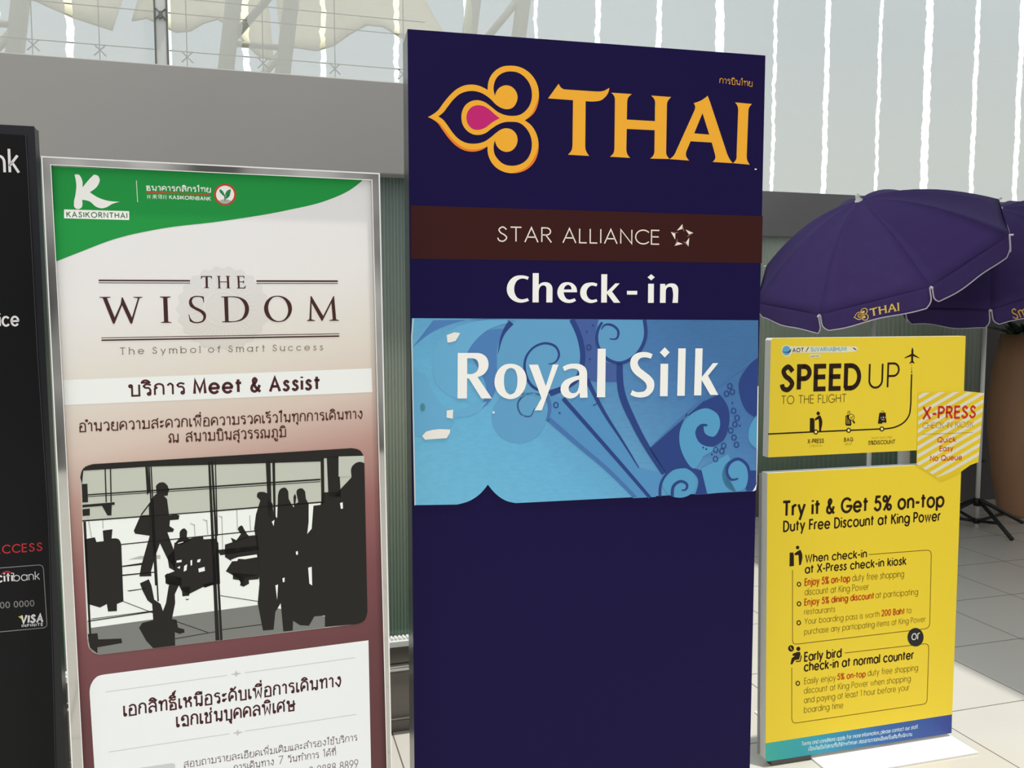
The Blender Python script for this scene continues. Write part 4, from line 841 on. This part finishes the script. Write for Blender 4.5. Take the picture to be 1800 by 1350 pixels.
# ---------------------------------------------------------------- the yellow two-piece board
fa, fb = on_floor(1345, 1340.5, .02), on_floor(1672.6, 1288.5, .02)
YF = Face((fa.x, fa.y), math.atan2(fb.y - fa.y, fb.x - fa.x))
board = empty('yellow_sign_board', YF.o, YF.yaw)
tag(board, 'yellow two-piece advertising board on a white floor plate beside the purple pillar', 'sign')
YEL = ink('yellow', (234, 206, 52), .35, .3); FOAM = mat('foam_core', (214, 214, 212), .6, 0, .2)
BLK = ink('black_brown', (44, 30, 18)); OLV = ink('olive', (140, 116, 28)); RED = ink('red', (196, 58, 30))
ZT = Z(1360, 600, 260 / 1800); ZU = Z(1340, 830, .2); ZV = Z(1340, 1030, 360 / 1519); ZW = Z(1600, 680, 140 / 1112); Z7 = Z(1320, 830, 420 / 1090); Z6 = Z(1320, 570, 420 / 1800)
UP_ = '150,122 156,110 165,105 1618,88 1590,933 130,1003'; LO_ = '1348.8,831.8 1690,813.5 1672.6,1288.5 1350,1338.5 1345.5,1335'
prism(YF, Z6, [UP_], .0002, .036).build('upper_board', FOAM, board)
prism(YF, PX, [LO_], .0002, .036).build('lower_board', FOAM, board)
ub = Print(YF, 0).poly(Z6, UP_).build('upper_print', YEL, board)
lb = Print(YF, 0).poly(PX, LO_).build('lower_print', YEL, board)
prism(YF, PX, ['1598,760 1612,760 1611,860 1597,860'], .0365, .06).build('joining_post', mat('post_grey', (176, 178, 182), .45, .3), board)
prism(YF, PX, ['1346,835 1349,835 1345.5,1334 1342,1334'], .037, .043).build('rear_strip', mat('rear_grey', (150, 150, 150), .5), board)
bl0 = YF.uv(1428, 1318)[0]; br0 = YF.uv(1672.6, 1288.5)[0]
pr = on_floor(1725, 1321, .008) - YF.o; pv = pr.dot(YF.n)
b = MB(); b.box((bl0, pv, 0), (br0 + .004, .40, .008)); b.build('floor_plate', mat('plate_white', (238, 238, 236), .35), board, bevel=.002)
b = MB(); b.box((br0 - .30, .04, .008), (br0 - .27, .09, .9)); b.build('rear_post', mat('post_grey', (176, 178, 182)), board)
b = MB(); b.box((.03, .006, 0), (bl0 - .002, .034, .02)); b.build('gap_shade', mat('gap_shade_dark', (92, 92, 88), .5), board)  # dark strip standing in for the shaded gap under the board
# upper print
Print(YF, 1).poly(ZT, '100,70 150,42* 205,60 880,62 1000,62 1030,90 1010,122 880,135 450,140 225,140 190,178* 155,186* 110,160*').poly(ZT, '440,160 570,158 570,196 440,202').build('logo_halo', ink('halo', (226, 222, 190)), ub)
Print(YF, 2).disc(ZT, 155, 112, 50, 58).text(ZT, 'SUVARNABHUMI', (452, 122), (880, 114), 46, 1.35, 1.0).build('logo_mark', ink('logo_blue', (96, 168, 202)), ub)
Print(YF, 3).poly(ZT, '95,122 180,122* 216,88 200,130* 150,138*').text(ZT, 'AOT', (230, 130), (360, 125), 44, 1.5, 1.2).poly(ZT, '385,130 395,130 428,72 416,72').poly(ZT, '955,75 985,82 1015,112 985,100').text(ZT, 'AIRPORT', (447, 192), (558, 189), 18, 1.0, 1.2).build('logo_lettering', ink('logo_navy', (52, 54, 96)), ub)
Print(YF, 2).text(ZT, 'SPEED', (98, 592), (1035, 566), 280, 1.5, 1.2).build('speed_lettering', BLK, ub)
Print(YF, 2).text(ZT, 'UP', (1160, 566), (1515, 554), 290, .62, 1.5).build('up_lettering', BLK, ub)
Print(YF, 2).text(ZT, 'TO THE FLIGHT', (95, 763), (878, 738), 98, .62, 1.2).build('flight_lettering', ink('brown_thin', (78, 56, 22)), ub)
c = Print(YF, 2).stroke(ZT, '-70,1128 430,1104 900,1084 1300,1066 1380,1062* 1500,1035* 1600,970* 1650,890* 1664,800* 1670,640 1678,400', 17, smooth=False)
for y, r in ((378, 8), (360, 6), (338, 6), (315, 5), (284, 5)): c.disc(ZT, 1678, y, r, n=10)
for x, y in ((512, 1103), (912, 1083), (1316, 1066)): c.disc(ZT, x, y, 30, 31, 20)
c.build('route_line', BLK, ub)
c = Print(YF, 3)
for x, y in ((512, 1103), (912, 1083), (1316, 1066)): c.cut().disc(ZT, x, y, 16, 17, 16)
c.build('route_stops', ink('yellow_pale', (240, 226, 140)), ub)
Print(YF, 2).poly(ZT, '1688,72 1698,100* 1698,150 1772,200 1772,207 1698,180 1696,235 1712,262 1712,270 1680,260 1650,272 1650,264 1672,240 1672,182 1592,207 1592,198 1675,152 1678,100*').build('plane_icon', BLK, ub)
Print(YF, 2).poly(ZT, '440,935 485,933 497,960 497,1098 438,1100').disc(ZT, 541, 877, 21, 23).poly(ZT, '565,900 590,965* 580,1060 575,1092 552,1095 550,1000 546,945 505,965 498,945 540,908').build('kiosk_icon', BLK, ub)
Print(YF, 2).poly(ZT, '875,905 900,895 940,895 945,1015 935,1028 880,1025 872,1010').stroke(ZT, '902,895 902,852 925,852 925,895', 6, smooth=False).poly(ZT, '955,970 968,955 992,990 978,1004').ring(ZT, 945, 922, 34, 7, 36).build('suitcase_icon', BLK, ub)
Print(YF, 3).disc(ZT, 945, 922, 30, 32).poly(ZT, '886,915 890,915 892,1005 888,1005').poly(ZT, '902,950 906,950 908,1005 904,1005').poly(ZT, '918,962 922,962 924,1005 920,1005').build('suitcase_lines', YEL, ub)
Print(YF, 4).stroke(ZT, '930,922 942,938 964,905', 7, smooth=False).poly(ZT, '1285,870 1360,866 1372,990 1330,985 1312,1003 1266,1000').stroke(ZT, '1305,868 1310,850 1330,842 1340,866', 4, smooth=False).build('bag_icon', BLK, ub)
Print(YF, 5).poly(ZT, '1303,920 1308,920 1310,938 1305,938').poly(ZT, '1326,915 1334,915 1336,936 1328,936').poly(ZT, '1352,918 1357,918 1358,934 1353,934').stroke(ZT, '1312,950 1330,956 1346,948', 5).build('bag_face', WHITE, ub)
Print(YF, 2).text(ZT, 'X-PRESS', (415, 1240), (606, 1232), 46, 1.5, 1.2).text(ZT, 'BAG', (858, 1219), (963, 1214), 42, 1.5, 1.2).text(ZT, '5%DISCOUNT', (1152, 1257), (1473, 1243), 44, 1.45, 1.0).build('stop_lettering', ink('stop', (92, 70, 24)), ub)
Print(YF, 2).text(ZT, 'CHECK-IN', (437, 1284), (582, 1279), 22, .9, 1.2).text(ZT, 'DROP', (866, 1264), (950, 1260), 24, .9, 1.2).text(ZT, 'ENJOY DUTY FREE', (1192, 1190), (1440, 1179), 24, .8, 1.1).build('stop_small_lettering', ink('stop_small', (170, 140, 36)), ub)
# lower print
Print(YF, 1).text(ZU, 'Try it & Get 5% on-top', (185, 384), (1590, 299), 122, 1.35, 1.15).build('offer_lettering', BLK, lb)
Print(YF, 1).text(ZU, 'Duty Free Discount at King Power', (188, 520), (1560, 424), 86, 1.25, 1.15).build('offer_subline', BLK, lb)
Print(YF, 1).text(ZU, 'When check-in', (380, 792), (914, 747), 66, 1.3, 1.1).text(ZU, 'at X-Press check-in kiosk', (378, 888), (1260, 810), 68, 1.3, 1.1).build('kiosk_heading', BLK, lb)
Print(YF, 1).text(ZV, 'Early bird', (314, 557), (583, 526), 62, 1.3, 1.1).text(ZV, 'check-in at normal counter', (312, 632), (1118, 540), 62, 1.3, 1.1).build('counter_heading', BLK, lb)
Print(YF, 1).text(ZU, 'Enjoy 5% on-top', (375, 996), (768, 961), 58, 1.5, 1.1).text(ZV, 'Enjoy 5% dining discount', (314, 143), (825, 93), 45, 1.5, 1.1).text(ZV, '200 Baht', (886, 222), (1052, 207), 42, 1.5, 1.1).text(ZV, '5% on-top', (558, 695), (763, 673), 42, 1.5, 1.1).build('red_lettering', ink('red_soft', (190, 88, 26)), lb)
Print(YF, 1).text(ZU, 'duty free shopping', (792, 957), (1242, 920), 56, .8, 1.1).text(ZU, 'discount at King Power', (374, 1081), (932, 1032), 56, .8, 1.1).text(ZV, 'at participating', (840, 90), (1152, 64), 44, .8, 1.1).text(ZV, 'restaurants', (312, 212), (538, 192), 42, .8, 1.1).text(ZV, 'Your boarding pass is worth', (314, 284), (868, 228), 42, .8, 1.1).text(ZV, 'to', (1070, 204), (1104, 200), 42, .8, 1.1).text(ZV, 'purchase any participating items at King Power', (312, 360), (1208, 264), 42, .8, 1.1).build('kiosk_lettering', OLV, lb)
Print(YF, 1).text(ZV, 'Easily enjoy', (312, 727), (543, 702), 44, .8, 1.1).text(ZV, 'duty free shopping', (782, 668), (1152, 626), 44, .8, 1.1).text(ZV, 'discount at King Power when shopping', (310, 798), (1098, 706), 44, .8, 1.1).text(ZV, 'and paying at least 1 hour before your', (310, 869), (1088, 772), 44, .8, 1.1).text(ZV, 'boarding time', (310, 941), (598, 905), 44, .8, 1.1).build('counter_lettering', OLV, lb)
LN = ink('line_brown', (112, 84, 22))
Print(YF, 1).stroke(PX, '1527,974.8 1629,967 1634.8,968.8* 1637,975 1634.3,1095 1632.5,1101.5* 1626,1105.3 1402,1132 1395,1131* 1393,1124 1393,1002', 1.2, smooth=False).build('kiosk_outline', LN, lb)
Print(YF, 1).stroke(PX, '1485,1147.8 1625,1131.6 1630.5,1133.2* 1632.6,1139 1629.6,1230 1627.5,1235.5* 1622,1238 1403,1270.3 1394.5,1269.8* 1391.8,1263 1391.8,1174', 1.2, smooth=False).build('counter_outline', LN, lb)
c = Print(YF, 1)
for z, x, y, r in ((ZU, 322, 985, 15), (ZV, 272, 132, 13), (ZV, 270, 273, 13), (ZV, 263, 722, 13)): c.ring(z, x, y, r, r * .62, r * 1.15, 18)
c.build('bullet_rings', BLK, lb)
Print(YF, 2).disc(ZV, 1136, 380, 60, 69).build('or_disc', mat('or_black', (34, 32, 30), .4), lb)
Print(YF, 3).text(ZV, 'or', (1108, 400), (1164, 393), 62, .75, 1.0).build('or_lettering', WHITE, lb)
Print(YF, 1).poly(ZU, '240,708 270,704 277,725 278,824 238,829').disc(ZU, 310, 662, 15, 16).poly(ZU, '335,682 350,720* 338,815 322,818 318,728 288,730 280,716 315,690').build('kiosk_icon', BLK, lb)
Print(YF, 1).disc(ZV, 213, 463, 22, 24).disc(ZV, 267, 466, 15, 16).poly(ZV, '278,488 284,505 272,545 240,550 222,582 208,580 218,535 240,520 222,515 226,502 258,490').stroke(ZV, '290,515 280,558 248,560', 8, smooth=False).build('waiting_icon', BLK, lb)
Print(YF, 2).stroke(ZV, '208,450 212,464 220,472', 5, smooth=False).build('clock_hands', YEL, lb)
uL, uR = YF.uv(1347, 1310)[0], YF.uv(1673, 1275)[0]
foot = gradient('footer_print', 1 / (uR - uL), 0, -uL / (uR - uL), [(0, (62, 172, 160)), (.28, (44, 150, 178)), (.6, (48, 98, 164)), (1, (48, 66, 142))], .35, .3, PK)
Print(YF, 1).poly(PX, '1345.6,1306.6 1673.3,1255.8 1672.6,1288.5 1350,1338.5 1345.5,1335').build('footer_band', foot, lb)
Print(YF, 2).text(ZV, 'Terms and conditions apply. For more information, please contact our staff.', (292, 1184), (1155, 1056), 28, .9, .8).text(ZV, 'เงื่อนไขเป็นไปตามที่บริษัทฯกำหนด สอบถามรายละเอียดเพิ่มเติมที่พนักงาน', (342, 1222), (1108, 1112), 22, .75, .6, cap=5).build('footer_lettering', ink('footer_white', (206, 226, 232)), lb)
# striped sticker hanging past the edge: thin translucent film
def film(name, c):
    m = bpy.data.materials.new(name); m.use_nodes = True; n = m.node_tree; n.nodes.clear()
    o = n.nodes.new('ShaderNodeOutputMaterial'); d = n.nodes.new('ShaderNodeBsdfDiffuse'); t = n.nodes.new('ShaderNodeBsdfTranslucent'); a = n.nodes.new('ShaderNodeAddShader')
    cc = col(*c, PK); d.inputs[0].default_value = (*[v * .92 for v in cc], 1); t.inputs[0].default_value = (*[v * .12 for v in cc], 1)
    n.links.new(d.outputs[0], a.inputs[0]); n.links.new(t.outputs[0], a.inputs[1]); n.links.new(a.outputs[0], o.inputs[0]); return m
FY, FW = film('film_yellow', (230, 200, 50)), film('film_white', (226, 222, 208))
STK = [(105, 75), (750, 58), (1030, 86), (948, 1050), (835, 1092), (712, 1180), (430, 1308), (85, 1085)]
sk = Print(YF, 4, .0006).poly(ZW, ' '.join('%d,%d' % p for p in STK)).build('sticker', FY, board)
def clip(poly, conv):
    res = poly; n = len(conv); cx = sum(p[0] for p in conv) / n; cy = sum(p[1] for p in conv) / n
    for i in range(n):
        a, b_ = conv[i], conv[(i + 1) % n]
        nx, ny = -(b_[1] - a[1]), b_[0] - a[0]
        if (cx - a[0]) * nx + (cy - a[1]) * ny < 0: nx, ny = -nx, -ny
        f = lambda p: (p[0] - a[0]) * nx + (p[1] - a[1]) * ny
        o = []
        for j in range(len(res)):
            p, q = res[j], res[(j + 1) % len(res)]
            if f(p) >= 0: o.append(p)
            if (f(p) >= 0) != (f(q) >= 0):
                t = f(p) / (f(p) - f(q)); o.append((p[0] + (q[0] - p[0]) * t, p[1] + (q[1] - p[1]) * t))
        res = o
        if not res: break
    return res
c = Print(YF, 5, .0006)
STK2 = [(112, 82), (750, 66), (1026, 92), (945, 1040), (832, 1084), (706, 1172), (425, 1300), (92, 1082)]
for i in range(18):
    y0 = 130 + i * 116; sl_ = .585
    q = clip([(60, y0 + 24), (1060, y0 + 24 - 1000 * sl_), (1060, y0 + 76 - 1000 * sl_), (60, y0 + 76)], STK2)
    if len(q) > 2: c.put([YF.uv(*ZW.px(*p)) for p in q], [tuple(range(len(q)))])
c.build('sticker_stripes', FW, sk)
SR = ink('sticker_red', (196, 52, 36))
Print(YF, 6, .0006).text(ZW, 'X-PRESS', (180, 444), (900, 424), 156, 1.45, 1.1).build('sticker_title', SR, sk)
Print(YF, 6, .0006).text(ZW, 'CHECK-IN KIOSK', (170, 578), (878, 560), 76, .62, .95).stroke(ZW, '170,662 872,637', 5, smooth=False).build('sticker_subtitle', ink('sticker_tan', (150, 96, 62)), sk)
Print(YF, 6, .0006).text(ZW, 'Quick', (378, 774), (628, 766), 70, 1.25, 1.0).text(ZW, 'Easy', (408, 894), (592, 888), 66, 1.25, 1.0).text(ZW, 'No Queue', (278, 1034), (714, 1016), 70, 1.25, 1.0).build('sticker_lettering', SR, sk)

# ---------------------------------------------------------------- the black sign at the left edge
cp = at_depth(60, 600, 2.0)
CF = Face((cp.x, cp.y), R(2.4))
csign = empty('black_sign_board', CF.o, CF.yaw)
tag(csign, 'black bank sign board with red line of letters at the left edge', 'sign')
BKG = mat('sign_black', (22, 22, 24), .3, 0, .12); BKF = mat('sign_frame', (30, 31, 36), .25, .2, .4)
prism(CF, PX, ['-420,197 60.5,222 134,1700 -340,1900'], 0, .05).build('casing', BKF, csign, bevel=.003)
prism(CF, PX, ['-405,212 46,238.5 66.5,620 85.5,905 93,1150 106,1650 -330,1850'], -.004, -.0005).build('face_panel', BKG, csign)
Print(CF, 0, .004).stroke(PX, '45.8,238 66.3,620 85.3,905 92.8,1150 105.8,1650', .9, smooth=False).build('face_edge', ink('edge_grey', (74, 74, 80)), csign)
ZO = Z(0, 900, 130 / 702); ZP = Z(0, 240, 130 / 462)
LG = ink('light_grey', (214, 212, 214))
Print(CF, 1, .004).text(ZP, 'nk', (-28, 226), (118, 224), 142, .75, 1.6).build('large_lettering', LG, csign)
Print(CF, 1, .004).text(ZP, 'ice', (2, 1183), (118, 1180), 78, 1.1, 1.3).build('small_lettering', LG, csign)
Print(CF, 1, .004).text(ZO, 'ACCESS', (-62, 395), (402, 360), 74, .95, 1.7).build('red_lettering', ink('red_bright', (190, 48, 56)), csign)
crd = Print(CF, 1, .004).stroke(ZO, '-300,552 365,498 402,507* 416,540 448,1050 442,1080* 415,1094 -300,1160', 7, smooth=False).build('card_outline', ink('card_line', (130, 132, 134)), csign)
Print(CF, 1, .004).text(ZO, 'citi', (-22, 660), (120, 650), 78, 1.3, 1.4).build('card_name_bold', LG, crd)
Print(CF, 1, .004).text(ZO, 'bank', (136, 652), (378, 634), 76, .62, 1.1).build('card_name', LG, crd)
Print(CF, 1, .004).stroke(ZO, '14,588 40,570 68,562 95,566 120,582', (4, 11, 13, 11, 4)).build('card_arc', ink('red_bright', (190, 48, 56)), crd)
Print(CF, 1, .004).text(ZO, '0000 0000', (-95, 914), (326, 886), 54, 1.2, 1.5).build('card_number', ink('number_grey', (120, 118, 116)), crd)
Print(CF, 1, .004).text(ZO, 'VISA', (205, 1050), (404, 1034), 68, 1.75, 1.4, slant=.12).text(ZO, 'INFINITE', (214, 1087), (408, 1072), 24, 1.7, 2.2).build('card_network', LG, crd)
Print(CF, 2, .004).poly(ZO, '176,986 212,984 216,1016').build('card_tick', ink('tick', (206, 196, 70)), crd)

# ================================================================== PARASOLS
M_CLOTH = noisy('parasol_cloth', (70, 52, 112), (60, 44, 98), 14, .75, .25, bump=.05)
M_PIPE = mat('piping_white', (206, 198, 214), .6); M_POLE = noisy('pole_paint', (226, 226, 224), (206, 206, 202), 6, .4, .3, .2)
M_BLACK = mat('black_steel', (30, 30, 31), .45, .2, .4); M_PLAST = mat('white_plastic', (226, 224, 226), .35)
M_GOLDP = ink('parasol_gold', (206, 176, 92), k=1.5); M_GOLDP2 = ink('parasol_gold_text', (196, 152, 78), k=1.5)
def parasol(label, c, n, ph, rad, hgt, pole_xy, hinge, legs, marks, ring0=.22):
    root = empty('parasol', (pole_xy[0], pole_xy[1], 0)); tag(root, label, 'parasol', 'parasols by the far wall')
    O = root.location.copy()
    c = Vector(c); n = Vector(n).normalized(); a = n.cross(Vector((0, 1, 0))).normalized(); bb = n.cross(a)
    rim = [c + rad * (math.cos(ph + k * math.pi / 4) * a + math.sin(ph + k * math.pi / 4) * bb) for k in range(8)]
    NR, NS = 12, 8
    def rib(k, t):     # from the top (t=0) to the rim (t=1)
        return c + (rim[k % 8] - c) * t + n * (hgt * (1 - t ** 1.75))
    def surf(k, s, t):
        p = rib(k, t).lerp(rib(k + 1, t), s)
        return p - n * (.035 * math.sin(math.pi * s) * t * (1.15 - t) * 2) + n * 0
    for k in range(8):
        b = MB(); vs = [surf(k, j / NS, max(.02, i / NR)) - O for i in range(NR + 1) for j in range(NS + 1)]
        b.add(vs, [(i * (NS + 1) + j, i * (NS + 1) + j + 1, (i + 1) * (NS + 1) + j + 1, (i + 1) * (NS + 1) + j) for i in range(NR) for j in range(NS)])
        b.build('canopy_panel', M_CLOTH, root, smooth=True, solid=.002)
    down = (-n * .75 + Vector((0, 0, -1)) * .55).normalized(); L = rad * .135
    rnd = random.Random(int(rad * 1000 + c.x * 77))
    wav = [[rnd.uniform(-1, 1) for _ in range(3)] for _ in range(8)]
    def flap(k, s, d):
        e = .012 + .05 * max(0, d - .55) ** 2 / .2
        s2 = e + (1 - 2 * e) * s
        p = rib(k, 1).lerp(rib(k + 1, 1), s2); outw = ((rib(k, 1) + rib(k + 1, 1)) / 2 - c).normalized()
        w = wav[k]; dl = L * d * (1 + .10 * w[0] * math.sin(3 * s + w[1] * 3) + .05 * math.sin(9 * s + w[2] * 4))
        return p + down * dl + outw * (.012 * d * math.sin(5 * s + 3 * w[2]) + .006 * d)
    for k in range(8):
        N1, N2 = 22, 6
        b = MB(); vs = [flap(k, j / N1, i / N2) - O for i in range(N2 + 1) for j in range(N1 + 1)]
        b.add(vs, [(i * (N1 + 1) + j, i * (N1 + 1) + j + 1, (i + 1) * (N1 + 1) + j + 1, (i + 1) * (N1 + 1) + j) for i in range(N2) for j in range(N1)])
        fo = b.build('valance', M_CLOTH, root, smooth=True, solid=.002)
        path = [flap(k, 0, i / 6) - O for i in range(7)] + [flap(k, j / 30, 1) - O for j in range(1, 30)] + [flap(k, 1, 1 - i / 6) - O for i in range(7)]
        b = MB(); b.tube(path, .0042, 6); b.build('piping', M_PIPE, fo, smooth=True)
        for mk, (vs, fs), (s0, s1, d0, d1), m_, lift in [q for q in marks if q[0] == k]:
            # lettering lies on the outer side of the flap
            us = [v[0] for v in vs]; zs = [v[1] for v in vs]; ua, ub_, za, zb = min(us), max(us), min(zs), max(zs)
            if lift[1]: ua, ub_, za, zb = lift[1]
            nrm = (flap(k, .6, .5) - flap(k, .4, .5)).cross(flap(k, .5, .7) - flap(k, .5, .3)).normalized()
            if nrm.dot(EYE - flap(k, .5, .5)) < 0: nrm = -nrm
            b = MB(); b.add([flap(k, s0 + (s1 - s0) * (v[0] - ua) / (ub_ - ua), d1 + (d0 - d1) * (v[1] - za) / (zb - za)) + nrm * lift[0] - O for v in vs], fs)
            b.build('valance_lettering', m_, fo)
    for k in range(8):
        b = MB(); b.tube([rib(k, t / 8) - n * .012 - O for t in range(1, 9)], .005, 6); b.build('rib', M_PLAST, root, smooth=True)
        b = MB(); e = (rim[k] - c).normalized(); b.tube([rim[k] - e * .01 - O, rim[k] + e * .02 - O], .006, 8); b.build('rib_tip', M_PLAST, root, smooth=True)
        b = MB(); b.tube([c + n * (hgt * .15) - O, rib(k, .5) - n * .012 - O], .004, 6); b.build('strut', M_PLAST, root, smooth=True)
    top = c + n * hgt
    mtx = n.to_track_quat('Z', 'Y').to_matrix()
    b = MB(); b.lathe([(0, .050), (.011, .048), (.014, .03), (.016, .012), (.026, .004), (.028, -.006), (0, -.008)], 16)
    b.v = [tuple(mtx @ Vector(v) + top - O) for v in b.v]; b.build('ferrule', M_PLAST, root, smooth=True)
    b = MB(); b.tube([(0, 0, .0), (0, 0, hinge)], .0165, 14); b.build('pole', M_POLE, root, smooth=True)
    b = MB(); b.tube([(0, 0, hinge - .02), top - n * .03 - O], .013, 12); b.build('tilting_pole', M_POLE, root, smooth=True)
    b = MB(); b.tube([(0, 0, hinge - .07), (0, 0, hinge + .01)], .022, 12); b.build('hinge', M_PLAST, root, smooth=True)
    b = MB(); b.tube([(0, 0, ring0 - .05), (0, 0, ring0 + .01)], .03, 14); b.tube([(0, 0, .03), (0, 0, .07)], .025, 14); b.build('hub', M_BLACK, root, smooth=True)
    b = MB(); b.tube([(.02, 0, ring0 + .3), (.075, 0, ring0 + .3)], .012, 8); b.build('clamp_knob', M_BLACK, root, smooth=True)
    for ang, ln in legs:
        d = Vector((math.cos(R(ang)), math.sin(R(ang)), 0))
        b = MB(); b.tube([d * .03 + Vector((0, 0, ring0 - .01)), d * (ln * .5) + Vector((0, 0, ring0 * .56)), d * ln + Vector((0, 0, .016))], .0155, 8); lg = b.build('leg', M_BLACK, root, smooth=True)
        b = MB(); b.tube([d * .02 + Vector((0, 0, .05)), d * (ln * .62) + Vector((0, 0, .016 + ring0 * .36))], .012, 8); b.build('leg_brace', M_BLACK, lg, smooth=True)
    return root
def flat(face_z):
    vs = []; fs = []
    for z, cs in face_z:
        v, f = fill([[q * 1000 for q in (PF.uv(*p) for p in curve(z.pts(t)))] for t in cs]); b = len(vs); vs += [q / 1000 for q in v]; fs += [tuple(b + i for i in g) for g in f]
    return vs, fs
mk_em = flat([(ZA, (EM_OUT, EM_IN))]); mk_tx = flat([(ZB, (L_T,)), (ZB, (L_H,)), (ZC, (L_A, L_AH)), (ZC, (L_I,))])
mk_dr = flat([(ZA, (EM_DROP,))])
allv = mk_em[0] + mk_tx[0]; bb_ = (min(v[0] for v in allv), max(v[0] for v in allv), min(v[1] for v in allv), max(v[1] for v in allv))
k1 = .895
c1 = EYE + (Vector((4.537, 5.588, 2.132)) - EYE) * k1
slot = (.30, .725, .22, .92)
parasol('purple parasol with gold emblem and letters on its valance, tilted over the yellow board', c1, (-.562, -.174, 1), 5.105, .95 * k1, .432 * k1,
        (on_wall(1531, 700, c1.y).x, c1.y), 2.12, ((100, .42), (190, .42), (280, .42), (10, .42)),
        [(2, mk_em, slot, M_GOLDP, (.004, bb_)), (2, mk_tx, slot, M_GOLDP, (.004, bb_)), (2, mk_dr, slot, ink('parasol_drop', (150, 92, 70)), (.0045, bb_))])
ln2, a2 = typeset('Smooth as silk', .95, .8); v2, f2 = inked(ln2, lambda v: v, .95)
p2 = on_floor(1712, 925)
parasol('purple parasol behind, cropped by the right edge, on black folding legs', (5.50, 5.25, 2.10), (-.54, -.12, 1), 6.043, .90, .39,
        (p2.x, 5.36), 2.08, ((-103, .44), (-5, .42), (85, .42), (172, .44)), [(1, (v2, f2), (.17, .9, .3, .95), M_GOLDP2, (.005, None))])

# ---------------------------------------------------------------- the brown planter at the right edge
pl = Vector((on_wall(1774, 710, 5.5).x + .285, 5.6, 0)); planter = empty('planter', pl); tag(planter, 'tall brown tapered planter with dark leaves, cut by the right edge', 'planter')
M_POT = noisy('planter_brown', (172, 132, 102), (148, 110, 84), 3, .5, .3, stretch=(3, 3, .5))
b = MB(); b.lathe([(0, 0), (.17, 0), (.18, .03), (.24, .35), (.285, .75), (.285, 1.0), (.25, 1.3), (.21, 1.5), (.19, 1.5), (.18, 1.44), (0, 1.44)], 36); b.build('pot', M_POT, planter, smooth=True)
M_LEAF = noisy('leaf_green', (44, 62, 40), (30, 46, 30), 9, .5)
rn = random.Random(3); b = MB()
for i in range(42):
    a = rn.uniform(0, 6.28); t = rn.uniform(.2, 1.0); l = rn.uniform(.16, .32)
    base = Vector((.1 * math.cos(a), .1 * math.sin(a), 1.46)); d = Vector((math.cos(a) * t, math.sin(a) * t, 1.05 - t * .8)).normalized(); sd = d.cross(Vector((0, 0, 1))).normalized()
    w = .03; p0 = base; p1 = base + d * l * .5 + sd * w; p2_ = base + d * l + Vector((0, 0, -.05 * t)); p3 = base + d * l * .5 - sd * w; pm = base + d * l * .55 + Vector((0, 0, .012))
    b.add([p0, p1, p2_, p3, pm], [(0, 1, 4), (1, 2, 4), (2, 3, 4), (3, 0, 4)])
b.build('foliage', M_LEAF, planter)
